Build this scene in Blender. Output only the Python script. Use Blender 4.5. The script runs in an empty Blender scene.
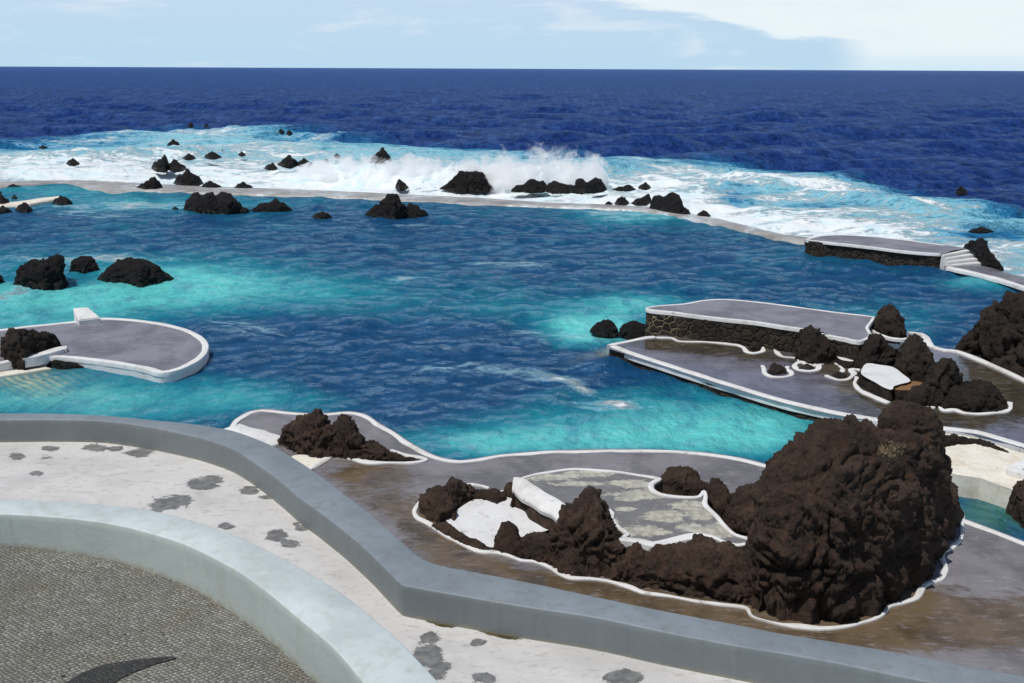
import bpy, bmesh, math, random
import numpy as np
from mathutils import Vector, Matrix, geometry

random.seed(7); RNG = np.random.default_rng(7)
scn = bpy.context.scene
COL = scn.collection
R = math.radians

# ------------------------------------------------------------------ camera model (used to survey the photograph)
F, CX, CY, H = 1000.0, 512.0, 341.5, 10.0
PITCH, ROLL = 15.27, 0.252
ROT = Matrix.Rotation(R(90 - PITCH), 3, 'X') @ Matrix.Rotation(R(ROLL), 3, 'Z')
RM = np.array(ROT)

def P(x, y, z=0.0):
    """survey point: photograph position + its true height -> world xy"""
    d = RM @ np.array([(x - CX) / F, -(y - CY) / F, -1.0])
    s = (z - H) / d[2]
    return np.array([d[0] * s, d[1] * s])

def PL(pts, z):
    return [P(x, y, z) for x, y in pts]

def proj(p):
    q = (np.asarray(p, float) - np.array([0, 0, H])) @ RM
    return np.stack([CX + F * q[..., 0] / -q[..., 2], CY - F * q[..., 1] / -q[..., 2]], -1)

VP = proj(np.array([0, 0, -1e7]))            # where verticals converge

# ------------------------------------------------------------------ noise
def _h(ix, iy, iz, seed):
    n = (ix * 73856093) ^ (iy * 19349663) ^ (iz * 83492791) ^ (seed * 2654435761)
    n = n & 0xffffffff
    n = ((n ^ (n >> 15)) * 2246822519) & 0xffffffff
    n = ((n ^ (n >> 13)) * 3266489917) & 0xffffffff
    return (n ^ (n >> 16)) & 0xffffffff

def pnoise(p, seed=0):
    p = np.asarray(p, float)
    i = np.floor(p).astype(np.int64); f = p - i
    u = f * f * f * (f * (f * 6 - 15) + 10)
    out = 0
    for dx in (0, 1):
        for dy in (0, 1):
            for dz in (0, 1):
                h = _h(i[:, 0] + dx, i[:, 1] + dy, i[:, 2] + dz, seed)
                gx = (h & 1023) / 511.5 - 1; gy = ((h >> 10) & 1023) / 511.5 - 1; gz = ((h >> 20) & 1023) / 511.5 - 1
                d = gx * (f[:, 0] - dx) + gy * (f[:, 1] - dy) + gz * (f[:, 2] - dz)
                w = (u[:, 0] if dx else 1 - u[:, 0]) * (u[:, 1] if dy else 1 - u[:, 1]) * (u[:, 2] if dz else 1 - u[:, 2])
                out = out + d * w
    return out

def fbm(p, oct=4, seed=0, ridged=False, lac=2.1, gain=0.5):
    s, a, t = 0, 1.0, 0
    for k in range(oct):
        n = pnoise(p * lac ** k + 17.3 * k, seed + k)
        if ridged: n = 0.45 - np.abs(n) * 1.8
        s = s + a * n; t += a; a *= gain
    return s / t

def worley(p, seed=0):
    p = np.asarray(p, float); i = np.floor(p).astype(np.int64)
    d1 = np.full(len(p), 9.0); d2 = np.full(len(p), 9.0)
    for dx in (-1, 0, 1):
        for dy in (-1, 0, 1):
            for dz in (-1, 0, 1):
                c = i + np.array([dx, dy, dz]); h = _h(c[:, 0], c[:, 1], c[:, 2], seed)
                q = c + np.stack([(h & 1023) / 1023, ((h >> 10) & 1023) / 1023, ((h >> 20) & 1023) / 1023], 1)
                d = np.linalg.norm(p - q, axis=1)
                d2 = np.minimum(d2, np.maximum(d, d1)); d1 = np.minimum(d1, d)
    return d1, d2

def sstep(a, b, x):
    t = np.clip((x - a) / (b - a), 0, 1); return t * t * (3 - 2 * t)

# ------------------------------------------------------------------ mesh / object helpers
def mesh_np(name, V, Fq, mat, parent=None, smooth=True, attrs=None):
    me = bpy.data.meshes.new(name)
    V = np.asarray(V, np.float32); Fq = np.asarray(Fq, np.int32)
    n, k = Fq.shape
    me.vertices.add(len(V)); me.vertices.foreach_set('co', V.ravel())
    me.loops.add(n * k); me.loops.foreach_set('vertex_index', Fq.ravel())
    me.polygons.add(n); me.polygons.foreach_set('loop_start', np.arange(0, n * k, k, dtype=np.int32))
    me.update(calc_edges=True); me.validate()
    me.polygons.foreach_set('use_smooth', np.full(len(me.polygons), smooth))
    for an, av in (attrs or {}).items():
        a = me.attributes.new(an, 'FLOAT', 'POINT'); a.data.foreach_set('value', np.asarray(av, np.float32))
    me.materials.append(mat)
    o = bpy.data.objects.new(name, me); COL.objects.link(o)
    if parent: link(o, parent)
    return o

def link(o, parent):
    o.parent = parent; o.matrix_parent_inverse = Matrix.Translation(-Vector(parent.location))

def tag(o, label=None, cat=None, group=None, kind=None):
    if label: o['label'] = label
    if cat: o['category'] = cat
    if group: o['group'] = group
    if kind: o['kind'] = kind
    return o

def empty(name, xy, z, label, cat, group=None):
    o = bpy.data.objects.new(name, None); COL.objects.link(o)
    o.location = (xy[0], xy[1], z); o.empty_display_size = 0.3
    return tag(o, label, cat, group)

def smooth_path(pts, step=0.12, closed=False, jitter=0.0, seed=0):
    pts = [np.asarray(p, float) for p in pts]
    n = len(pts); out = []
    rng = range(n if closed else n - 1)
    for i in rng:
        p1, p2 = pts[i % n], pts[(i + 1) % n]
        p0 = pts[(i - 1) % n] if closed or i > 0 else 2 * p1 - p2
        p3 = pts[(i + 2) % n] if closed or i + 2 < n else 2 * p2 - p1
        # centripetal-ish: scale tangents by local length so sharp corners do not overshoot
        l = np.linalg.norm(p2 - p1)
        m1 = (p2 - p0) / max(np.linalg.norm(p2 - p0), 1e-6) * l
        m2 = (p3 - p1) / max(np.linalg.norm(p3 - p1), 1e-6) * l
        k = max(2, int(l / step))
        for j in range(k):
            t = j / k
            out.append((2*t**3 - 3*t**2 + 1) * p1 + (t**3 - 2*t**2 + t) * m1 * .8 + (-2*t**3 + 3*t**2) * p2 + (t**3 - t**2) * m2 * .8)
    if not closed: out.append(pts[-1])
    out = np.array(out)
    if jitter:
        q = np.c_[out * 1.3, np.full(len(out), seed)]
        out = out + jitter * np.c_[pnoise(q, 3), pnoise(q + 50, 4)] * 2
    return out

def normals2d(path, closed):
    if closed: t = np.roll(path, -1, 0) - np.roll(path, 1, 0)
    else: t = np.gradient(path, axis=0)
    t = t / np.maximum(np.linalg.norm(t, axis=1, keepdims=True), 1e-9)
    return np.c_[t[:, 1], -t[:, 0]]          # right-hand side of travel

def area(poly):
    x, y = poly[:, 0], poly[:, 1]
    return 0.5 * np.sum(x * np.roll(y, -1) - y * np.roll(x, -1))

def sweep(path, prof, closed=False, wob=0.0, seed=0, zwob=0.0):
    """sweep a profile [(offset to the right, z)...] along a ground path -> verts, quads"""
    n = len(path); m = len(prof); N = normals2d(path, closed)
    V = []
    wv = 1 + wob * pnoise(np.c_[path * 1.7, np.full(n, seed + .5)], 9) * 2 if wob else np.ones(n)
    zv = zwob * pnoise(np.c_[path * 1.1, np.full(n, seed + 7.5)], 5) * 2 if zwob else np.zeros(n)
    for o, z in prof:
        V.append(np.c_[path + N * (o * wv)[:, None], np.full(n, z) + zv])
    V = np.stack(V, 1).reshape(-1, 3)
    Q = []
    for i in range(n if closed else n - 1):
        a, b = i * m, ((i + 1) % n) * m
        for j in range(m - 1): Q.append((a + j, a + j + 1, b + j + 1, b + j))
    return V, np.array(Q)

def ribbon(name, path, w, z0, z1, mat, parent=None, closed=False, wob=0.35, seed=0, r=0.012, off=0.0, zwob=0.008):
    """a low painted kerb: rounded-box section swept along a path"""
    a, b = off - w / 2, off + w / 2
    prof = [(a, z0), (a, z1 - r), (a + r * .3, z1 - r * .3), (a + r, z1), (off, z1 + r * .15), (b - r, z1), (b - r * .3, z1 - r * .3), (b, z1 - r), (b, z0)]
    V, Q = sweep(path, prof, closed, wob, seed, zwob)
    if not closed:                                           # close both ends
        m = len(prof); e0 = list(range(m)); e1 = [len(V) - m + k for k in range(m)]
        ext = []
        for e in (e0, e1):
            for k in range(m // 2):
                q = (e[k], e[k + 1], e[m - 2 - k], e[m - 1 - k])
                if len(set(q)) == 4: ext.append(q)
        Q = np.vstack([Q, np.array(ext)])
    return mesh_np(name, V, Q, mat, parent)

def sheet(name, poly, z, mat, parent=None, spacing=0.25, attrs=None, uneven=0.006, zf=None):
    """dense flat surface inside an outline"""
    poly = np.asarray(poly, float)
    lo, hi = poly.min(0), poly.max(0)
    gx, gy = np.meshgrid(np.arange(lo[0], hi[0], spacing), np.arange(lo[1], hi[1], spacing))
    g = np.c_[gx.ravel(), gy.ravel()] + RNG.uniform(-.2, .2, (gx.size, 2)) * spacing
    g = g[inside(g, poly)]
    # keep grid points off the border
    d = np.full(len(g), 9e9)
    for i in range(len(poly)):
        a, b = poly[i], poly[(i + 1) % len(poly)]
        ab = b - a; t = np.clip(((g - a) @ ab) / max(ab @ ab, 1e-9), 0, 1)
        d = np.minimum(d, np.linalg.norm(g - a - t[:, None] * ab, axis=1))
    g = g[d > spacing * .35]
    pts = np.vstack([poly, g]); nb = len(poly)
    vs, _, fs, *_ = geometry.delaunay_2d_cdt([Vector(p) for p in pts], [], [list(range(nb))], 1, 1e-5)
    v = np.array([(p[0], p[1]) for p in vs])
    f = np.array([t for t in fs if len(t) == 3])
    zz = (zf(v) if zf else np.full(len(v), z)) + uneven * pnoise(np.c_[v * .7, np.zeros(len(v))], 2)
    V = np.c_[v, zz]
    a, b, c = v[f[:, 0]], v[f[:, 1]], v[f[:, 2]]
    cr = (b[:, 0] - a[:, 0]) * (c[:, 1] - a[:, 1]) - (b[:, 1] - a[:, 1]) * (c[:, 0] - a[:, 0])
    f[cr < 0] = f[cr < 0][:, ::-1]
    av = attrs(proj(V)) if attrs else None
    return mesh_np(name, V, f, mat, parent, True, av)

def inside(g, poly):
    x, y = g[:, 0], g[:, 1]; c = np.zeros(len(g), bool); n = len(poly)
    for i in range(n):
        (x1, y1), (x2, y2) = poly[i], poly[(i + 1) % n]
        if y1 == y2: continue
        m = ((y1 > y) != (y2 > y)) & (x < (x2 - x1) * (y - y1) / (y2 - y1) + x1)
        c ^= m
    return c

def skirt(name, path, z0, z1, mat, parent=None, closed=True, amp=0.05, nz=8, freq=2.5, seed=0, out=0.0, zf=None):
    """a rough masonry face standing under an outline; its outward side is away from the outline's centre"""
    sgn = 1.0 if (not closed or area(path) > 0) else -1.0
    N = normals2d(path, closed) * sgn
    n = len(path); rows = []
    for k in range(nz + 1):
        z = z1 + (z0 - z1) * k / nz
        d = fbm(np.c_[path * freq, np.full(n, z * freq + seed)], 3, seed) * 2 * amp * (0.25 if k == 0 else 1)
        zz = np.full(n, z) if zf is None else zf(path) + (z0 - zf(path)) * k / nz
        rows.append(np.c_[path + N * (d + out)[:, None], zz])
    V = np.vstack(rows); Q = []
    for k in range(nz):
        for i in range(n if closed else n - 1):
            j = (i + 1) % n
            Q.append((k * n + i, (k + 1) * n + i, (k + 1) * n + j, k * n + j))
    return mesh_np(name, V, np.array(Q), mat, parent)

# ------------------------------------------------------------------ materials
class NT:
    def __init__(s, name, world=False):
        if world: s.t = name.node_tree
        else:
            s.m = bpy.data.materials.new(name); s.m.use_nodes = True; s.t = s.m.node_tree
        s.t.nodes.clear()
    def n(s, typ, **kw):
        nd = s.t.nodes.new(typ)
        for k, v in kw.items():
            if k.startswith('i_'): s.put(nd.inputs[k[2:].replace('_', ' ')], v)
            else: setattr(nd, k, v)
        return nd
    def put(s, sock, v):
        if hasattr(v, 'is_output') or isinstance(v, bpy.types.NodeSocket): s.t.links.new(v, sock)
        else: sock.default_value = v
    def math(s, op, a, b=0.0, c=0.0, clamp=False):
        nd = s.t.nodes.new('ShaderNodeMath'); nd.operation = op; nd.use_clamp = clamp
        s.put(nd.inputs[0], a); s.put(nd.inputs[1], b); s.put(nd.inputs[2], c); return nd.outputs[0]
    def mix(s, f, a, b, blend='MIX'):
        nd = s.t.nodes.new('ShaderNodeMix'); nd.data_type = 'RGBA'; nd.blend_type = blend
        s.put(nd.inputs[0], f); s.put(nd.inputs[6], a); s.put(nd.inputs[7], b); return nd.outputs[2]
    def ramp(s, f, stops, interp='LINEAR'):
        nd = s.t.nodes.new('ShaderNodeValToRGB'); cr = nd.color_ramp; cr.interpolation = interp
        while len(cr.elements) < len(stops): cr.elements.new(0.5)
        for e, (p, c) in zip(cr.elements, stops):
            e.position = p; e.color = c if len(c) == 4 else (*c, 1)
        s.put(nd.inputs[0], f); return nd.outputs[0]
    def step(s, f, a, b):
        nd = s.t.nodes.new('ShaderNodeMapRange'); nd.interpolation_type = 'SMOOTHSTEP'
        s.put(nd.inputs[0], f); nd.inputs[1].default_value = a; nd.inputs[2].default_value = b; return nd.outputs[0]
    def pos(s, scale=(1, 1, 1), rot=(0, 0, 0)):
        g = s.t.nodes.new('ShaderNodeNewGeometry')
        if scale == (1, 1, 1) and rot == (0, 0, 0): return g.outputs['Position']
        m = s.t.nodes.new('ShaderNodeMapping'); m.inputs['Scale'].default_value = scale; m.inputs['Rotation'].default_value = rot
        s.t.links.new(g.outputs['Position'], m.inputs['Vector']); return m.outputs[0]
    def noise(s, vec, scale, detail=4, rough=0.55, dist=0.0):
        nd = s.t.nodes.new('ShaderNodeTexNoise'); s.t.links.new(vec, nd.inputs['Vector'])
        nd.inputs['Scale'].default_value = scale; nd.inputs['Detail'].default_value = detail
        nd.inputs['Roughness'].default_value = rough; nd.inputs['Distortion'].default_value = dist
        return nd.outputs[0]
    def voro(s, vec, scale, feature='F1', out='Distance', rnd=1.0):
        nd = s.t.nodes.new('ShaderNodeTexVoronoi'); nd.feature = feature
        s.t.links.new(vec, nd.inputs['Vector']); nd.inputs['Scale'].default_value = scale
        nd.inputs['Randomness'].default_value = rnd
        return nd.outputs[out]
    def attr(s, name):
        nd = s.t.nodes.new('ShaderNodeAttribute'); nd.attribute_name = name; return nd.outputs['Fac']
    def bump(s, h, strength=0.5, dist=0.05, nrm=None):
        nd = s.t.nodes.new('ShaderNodeBump'); s.put(nd.inputs['Height'], h)
        nd.inputs['Strength'].default_value = strength; nd.inputs['Distance'].default_value = dist
        if nrm is not None: s.t.links.new(nrm, nd.inputs['Normal'])
        return nd.outputs[0]
    def out(s, color, rough=0.8, nrm=None, spec=0.5, **kw):
        b = s.t.nodes.new('ShaderNodeBsdfPrincipled'); o = s.t.nodes.new('ShaderNodeOutputMaterial')
        s.put(b.inputs['Base Color'], color if not isinstance(color, tuple) else (*color, 1)[:4])
        s.put(b.inputs['Roughness'], rough); s.put(b.inputs['Specular IOR Level'], spec)
        for k, v in kw.items(): s.put(b.inputs[k.replace('_', ' ')], v)
        if nrm is not None: s.t.links.new(nrm, b.inputs['Normal'])
        s.t.links.new(b.outputs[0], o.inputs[0]); return s.m

def c4(r, g, b): return (r, g, b, 1.0)

def mat_paint(name, base, dirt, amt=0.35, scale=1.0, rough=0.6, bump=0.15):
    t = NT(name); p = t.pos()
    n1 = t.noise(p, 0.8 * scale, 6, .62); n2 = t.noise(p, 6 * scale, 5, .6)
    f = t.math('MULTIPLY', t.step(t.math('ADD', t.math('MULTIPLY', n1, .7), t.math('MULTIPLY', n2, .3)), .42, .68), amt)
    c = t.mix(f, c4(*base), c4(*dirt))
    fine = t.noise(p, 45, 3, .6)
    c = t.mix(t.math('MULTIPLY', t.step(t.noise(p, 3.2, 9, .74), .60, .66), .55), c, c4(*[.55 * v for v in dirt]))
    c = t.mix(t.math('MULTIPLY', t.step(t.noise(t.pos((1, 1, .2)), 5.5, 6, .7), .58, .72), .30), c, c4(.30, .22, .14))
    c = t.mix(t.step(t.noise(p, 17, 4, .7), .66, .74), c, c4(*[.6 * v for v in dirt]))
    return t.out(c, rough, t.bump(t.math('ADD', fine, t.math('MULTIPLY', n2, 2.0)), bump, .02), .35)

M = {}
M['white'] = mat_paint('white_masonry_paint', (.74, .735, .725), (.46, .43, .38), .6)
M['cream'] = mat_paint('cream_weathered_concrete', (.78, .74, .64), (.50, .38, .23), .6, 1.6)
M['ochre'] = mat_paint('damp_ochre_concrete', (.23, .125, .055), (.10, .055, .025), .6, 2.0)
M['patchwhite'] = mat_paint('thick_white_paint', (.72, .72, .725), (.50, .49, .46), .5, 2.0)

def mat_wall(name, top, grime_shade):
    t = NT(name); p = t.pos()
    n = t.noise(p, .9, 6, .6); n2 = t.noise(t.pos((1, 1, .25)), 5, 5, .65)
    c = t.mix(t.step(n, .35, .7), c4(*top), c4(*[v * .80 for v in top]))
    c = t.mix(t.math('MULTIPLY', t.step(n2, .48, .70), .50), c, c4(*grime_shade))
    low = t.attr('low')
    c = t.mix(t.math('MULTIPLY', t.attr('face'), .55), c, c4(*grime_shade))  # whole inner face darkened: shade mixed into the paint colour
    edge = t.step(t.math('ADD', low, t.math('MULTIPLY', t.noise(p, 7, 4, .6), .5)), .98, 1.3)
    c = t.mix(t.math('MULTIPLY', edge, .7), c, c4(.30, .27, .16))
    c = t.mix(t.math('MULTIPLY', t.step(t.math('ADD', t.attr('joint'), t.math('MULTIPLY', n2, .9)), 1.30, 1.62), .4), c, c4(*[v * .45 for v in grime_shade]))
    # stains down the face
    c = t.mix(t.math('MULTIPLY', t.step(t.noise(p, 13, 6, .75), .62, .70), .30), c, c4(*[v * .6 for v in grime_shade]))
    c = t.mix(t.math('MULTIPLY', t.step(t.noise(t.pos((1, 1, .12)), 2.2, 6, .7), .56, .70), .35), c, c4(*[min(1, v * 1.45) for v in grime_shade]))
    h = t.math('ADD', t.noise(p, 35, 4, .6), t.math('MULTIPLY', t.noise(p, 4, 3), 3))
    return t.out(c, .55, t.bump(h, .18, .02), .4)
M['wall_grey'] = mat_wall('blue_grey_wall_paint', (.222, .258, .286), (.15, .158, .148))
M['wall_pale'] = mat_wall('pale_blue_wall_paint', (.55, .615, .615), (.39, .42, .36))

def mat_concrete(name, dry, wet, wet_attr=True, gloss=.18, dry_rough=.5, bmp=.12):
    t = NT(name); p = t.pos()
    n1 = t.noise(p, .55, 6, .62, .5); n2 = t.noise(p, 3.5, 6, .65); n3 = t.noise(p, 28, 3, .6)
    c = t.mix(t.step(n1, .38, .64), c4(*dry), c4(*[v * .60 for v in dry]))
    c = t.mix(t.math('MULTIPLY', t.step(n2, .5, .75), .45), c, c4(*[min(1, v * 1.45) for v in dry]))
    w = t.attr('wet')
    wn = t.math('ADD', w, t.math('MULTIPLY', t.math('SUBTRACT', t.noise(t.pos((1, 1.9, 1), (0, 0, .5)), 1.1, 10, .74, .9), .5), 1.7))
    wm = t.step(wn, .32, .68)
    wc = t.mix(t.step(t.noise(p, 1.4, 6, .6), .35, .68), c4(*wet), c4(*[v * .5 for v in wet]))
    c = t.mix(wm, c, wc)
    c = t.mix(t.math('MULTIPLY', t.step(t.noise(p, 11, 5, .7), .62, .72), .5), c, c4(*[v * .45 for v in wet]))
    rough = t.math('ADD', t.math('MULTIPLY', t.math('SUBTRACT', 1, wm), dry_rough - gloss), t.math('ADD', gloss, t.math('MULTIPLY', n2, .12)))
    st = t.noise(t.pos((1, 3.2, 1), (0, 0, .55)), 2.4, 10, .76, .6)
    c = t.mix(t.math('MULTIPLY', t.step(st, .52, .66), .38), c, c4(*[min(1, v * 1.8) for v in dry]))
    c = t.mix(t.math('MULTIPLY', t.step(t.noise(t.pos((1, 2.4, 1), (0, 0, .3)), 5.5, 9, .76), .55, .68), .45), c, c4(*[v * .5 for v in dry]))
    h = t.math('ADD', t.math('MULTIPLY', n2, 1.0), t.math('MULTIPLY', n3, .25))
    return t.out(c, rough, t.bump(h, bmp, .03), .5)
M['deck'] = mat_concrete('stained_deck_concrete', (.205, .195, .210), (.150, .108, .066), gloss=.09, bmp=.09)
M['deck_wet'] = mat_concrete('wet_terrace_concrete', (.165, .158, .200), (.080, .066, .042), gloss=.04, dry_rough=.12, bmp=.035)
M['deck_mauve'] = mat_concrete('mauve_grey_concrete', (.215, .21, .245), (.16, .15, .165), gloss=.35)
M['seawall'] = mat_concrete('wave_washed_concrete', (.35, .335, .32), (.62, .67, .69), gloss=.35, dry_rough=.5)

def mat_floor(name, light, dark, moss):
    """painted floor with worn bare patches (attribute) and fine scuffs"""
    t = NT(name); p = t.pos()
    nz = t.math('SUBTRACT', t.noise(t.pos((1, 1.4, 1), (0, 0, .3)), 2.2, 10, .70, .8), .5)
    pm = t.step(t.math('ADD', t.attr('patch'), t.math('MULTIPLY', nz, 1.9)), .47, .56)
    mm = t.step(t.math('ADD', t.attr('moss'), t.math('MULTIPLY', nz, .9)), .45, .58)
    c = t.mix(t.step(t.noise(p, .7, 6, .65, .6), .35, .72), c4(*light), c4(*[v * .80 for v in light]))
    sc = t.noise(t.pos((1, 2.2, 1), (0, 0, .35)), 4.5, 8, .72, .3)
    c = t.mix(t.math('MULTIPLY', t.step(sc, .54, .64), .55), c, c4(.33, .32, .30))
    c = t.mix(t.math('MULTIPLY', t.step(t.noise(t.pos((1, 2.5, 1), (0, 0, -.2)), 2.0, 9, .75, .5), .55, .70), .45), c, c4(.40, .385, .36))
    c = t.mix(t.step(t.noise(p, 9, 6, .75), .64, .70), c, c4(.27, .26, .24))
    halo = t.step(t.math('ADD', t.attr('patch'), t.math('MULTIPLY', t.math('SUBTRACT', t.noise(p, 3.7, 10, .78, 1.0), .5), 2.6)), .48, .80)
    c = t.mix(t.math('MULTIPLY', halo, .45), c, c4(.33, .32, .31))
    c = t.mix(t.math('MULTIPLY', t.step(t.noise(t.pos((1, 1.7, 1), (0, 0, .5)), 1.3, 12, .80, 1.2), .57, .64), .5), c, c4(.37, .355, .33))
    dk = t.mix(t.step(t.noise(p, 8, 4), .35, .65), c4(*dark), c4(*[v * .62 for v in dark]))
    c = t.mix(pm, c, dk)
    mo = t.mix(t.step(t.noise(p, 7, 4), .35, .65), c4(*moss), c4(*[v * .5 for v in moss]))
    c = t.mix(mm, c, mo)
    h = t.math('SUBTRACT', t.math('ADD', t.noise(p, 5, 5, .6), t.math('MULTIPLY', t.noise(p, 40, 3), .3)), t.math('MULTIPLY', pm, .35))
    return t.out(c, t.math('SUBTRACT', .72, t.math('MULTIPLY', pm, .3)), t.bump(h, .22, .03), .35)
M['floor_white'] = mat_floor('worn_white_floor_paint', (.60, .585, .565), (.215, .215, .21), (.10, .075, .03))
M['terrace_worn'] = mat_floor('worn_grey_terrace_paint', (.165, .165, .17), (.50, .48, .40), (.30, .28, .22))

def mat_rock(name, a, b, red, wet=True):
    t = NT(name); p = t.pos()
    oi = t.n('ShaderNodeObjectInfo').outputs['Random']
    n1 = t.noise(p, 1.1, 7, .68, .4); n2 = t.noise(p, 6, 8, .72); n3 = t.noise(p, 30, 5, .75)
    c = t.mix(t.step(n1, .36, .66), c4(*a), c4(*b))
    c = t.mix(t.math('MULTIPLY', t.step(n2, .48, .72), .75), c, c4(*red))
    c = t.mix(t.math('MULTIPLY', t.step(t.noise(p, 3.1, 6, .7), .6, .74), .55), c, c4(*[v * 2.0 for v in b]))
    pit = t.voro(p, 16, 'F1')
    c = t.mix(t.math('SUBTRACT', 1, t.step(pit, .05, .22)), c, c4(*[v * .35 for v in a]))
    hs = t.n('ShaderNodeHueSaturation'); t.put(hs.inputs['Value'], t.math('ADD', .82, t.math('MULTIPLY', oi, .36))); t.put(hs.inputs['Color'], c)
    c = hs.outputs[0]
    rough = .88
    if wet:                                                    # wave-wetted foot
        sx = t.n('ShaderNodeSeparateXYZ'); t.t.links.new(p, sx.inputs[0])
        w = t.math('SUBTRACT', 1, t.step(t.math('ADD', sx.outputs[2], t.math('MULTIPLY', t.math('SUBTRACT', n1, .5), .9)), .05, .42))
        c = t.mix(t.math('MULTIPLY', w, .6), c, c4(.012, .012, .009))
        rough = t.math('SUBTRACT', .85, t.math('MULTIPLY', w, .5))
    n4 = t.noise(t.pos(), 2.6, 12, .78, .5)
    c = t.mix(t.math('MULTIPLY', t.step(n4, .50, .62), .55), c, c4(*[v * .38 for v in a]))
    c = t.mix(t.math('MULTIPLY', t.step(n3, .56, .70), .40), c, c4(*[min(1, v * 1.9) for v in b]))
    h = t.math('ADD', t.math('MULTIPLY', n2, 1.0), t.math('MULTIPLY', n3, .55))
    h = t.math('ADD', h, t.math('MULTIPLY', n4, 1.3))
    h = t.math('ADD', h, t.math('MULTIPLY', t.step(pit, .0, .25), .3))
    h = t.math('ADD', h, t.math('MULTIPLY', t.voro(p, 3.1, 'DISTANCE_TO_EDGE'), .8))
    nr = t.bump(h, 1.0, .13)
    return t.out(c, rough, nr, .3)
M['rock'] = mat_rock('brown_lava_rock', (.044, .029, .022), (.110, .072, .052), (.165, .076, .042), False)
M['rock_sea'] = mat_rock('black_lava_rock', (.0075, .0066, .0075), (.016, .0135, .0145), (.024, .016, .012), True)
M['rock_mid'] = mat_rock('dark_brown_lava_rock', (.022, .0165, .014), (.056, .041, .031), (.072, .042, .025), False)

def mat_masonry():
    t = NT('lava_stone_masonry'); p = t.pos()
    w = t.n('ShaderNodeVectorMath', operation='ADD')
    nz = t.n('ShaderNodeTexNoise'); t.t.links.new(p, nz.inputs['Vector']); nz.inputs['Scale'].default_value = 3
    sc = t.n('ShaderNodeVectorMath', operation='SCALE'); t.t.links.new(nz.outputs['Color'], sc.inputs[0]); sc.inputs['Scale'].default_value = .12
    t.t.links.new(p, w.inputs[0]); t.t.links.new(sc.outputs[0], w.inputs[1]); v = w.outputs[0]
    e = t.voro(v, 3.4, 'DISTANCE_TO_EDGE'); col = t.voro(v, 3.4, 'F1', 'Color')
    sp = t.n('ShaderNodeSeparateColor'); t.t.links.new(col, sp.inputs[0])
    st = t.mix(sp.outputs[0], c4(.016, .013, .011), c4(.055, .039, .026))
    st = t.mix(t.step(t.noise(p, 9, 6, .7), .4, .7), st, c4(.030, .024, .019))
    mort = t.math('MULTIPLY', t.math('SUBTRACT', 1, t.step(e, .02, .07)), t.math('ADD', .03, t.attr('mortar')), clamp=True)
    c = t.mix(mort, st, c4(.36, .27, .17))
    h = t.math('ADD', t.math('MULTIPLY', t.step(e, 0, .16), 1.5), t.math('MULTIPLY', t.noise(p, 14, 5, .7), .6))
    return t.out(c, .85, t.bump(h, .9, .10), .3)
M['masonry'] = mat_masonry()

def mat_cobble(dark=False):
    """rows of small split stones"""
    t = NT('dark_basalt_setts' if dark else 'grey_pebble_setts')
    ang = R(-45)
    wob = t.n('ShaderNodeTexNoise'); t.t.links.new(t.pos(), wob.inputs['Vector']); wob.inputs['Scale'].default_value = 1.3; wob.inputs['Detail'].default_value = 3
    ws = t.n('ShaderNodeVectorMath', operation='SCALE'); t.t.links.new(wob.outputs['Color'], ws.inputs[0]); ws.inputs['Scale'].default_value = .10
    wa = t.n('ShaderNodeVectorMath', operation='ADD'); t.t.links.new(t.pos(), wa.inputs[0]); t.t.links.new(ws.outputs[0], wa.inputs[1])
    mpn = t.n('ShaderNodeMapping'); mpn.inputs['Rotation'].default_value = (0, 0, ang); mpn.inputs['Scale'].default_value = (12.0, 19.0, .001); t.t.links.new(wa.outputs[0], mpn.inputs['Vector']); mp = mpn.outputs[0]
    e = t.voro(mp, 1.0, 'DISTANCE_TO_EDGE', rnd=.45); col = t.voro(mp, 1.0, 'F1', 'Color', rnd=.45)
    sxy = t.n('ShaderNodeSeparateXYZ'); t.t.links.new(mp, sxy.inputs[0])
    rw = t.math('ABSOLUTE', t.math('SUBTRACT', t.math('FRACT', sxy.outputs[1]), .5))
    sp = t.n('ShaderNodeSeparateColor'); t.t.links.new(col, sp.inputs[0])
    a, b = ((.030, .030, .031), (.075, .073, .07)) if dark else ((.20, .195, .172), (.36, .355, .315))
    st = t.mix(sp.outputs[0], c4(*a), c4(*b))
    p = t.pos()
    st = t.mix(t.math('MULTIPLY', t.step(t.noise(p, 1.1, 6, .65), .45, .7), .7), st, c4(.05, .05, .045) if dark else c4(.22, .20, .13))
    st = t.mix(t.math('MULTIPLY', t.step(t.noise(p, .5, 5, .6), .42, .7), .6), st, c4(.04, .04, .04) if dark else c4(.145, .15, .16))
    if dark: st = t.mix(t.step(t.noise(t.pos((1, 3, 1), (0, 0, .5)), 16, 3), .66, .70), st, c4(.35, .34, .32))
    st = t.mix(t.step(t.noise(p, 4.5, 2), .74, .76), st, c4(.03, .03, .03))
    jn = t.math('MULTIPLY', t.step(e, .02, .12), t.math('SUBTRACT', 1, t.math('MULTIPLY', t.step(rw, .36, .48), 1.0)))
    c = t.mix(jn, c4(.030, .030, .028) if dark else c4(.060, .058, .046), st)
    h = t.math('ADD', t.math('MULTIPLY', t.step(e, .0, .3), 1.0), t.math('MULTIPLY', sp.outputs[1], .5))
    return t.out(c, .75, t.bump(h, .8, .018), .35)
M['cobble'] = mat_cobble(); M['cobble_dark'] = mat_cobble(True)

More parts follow.
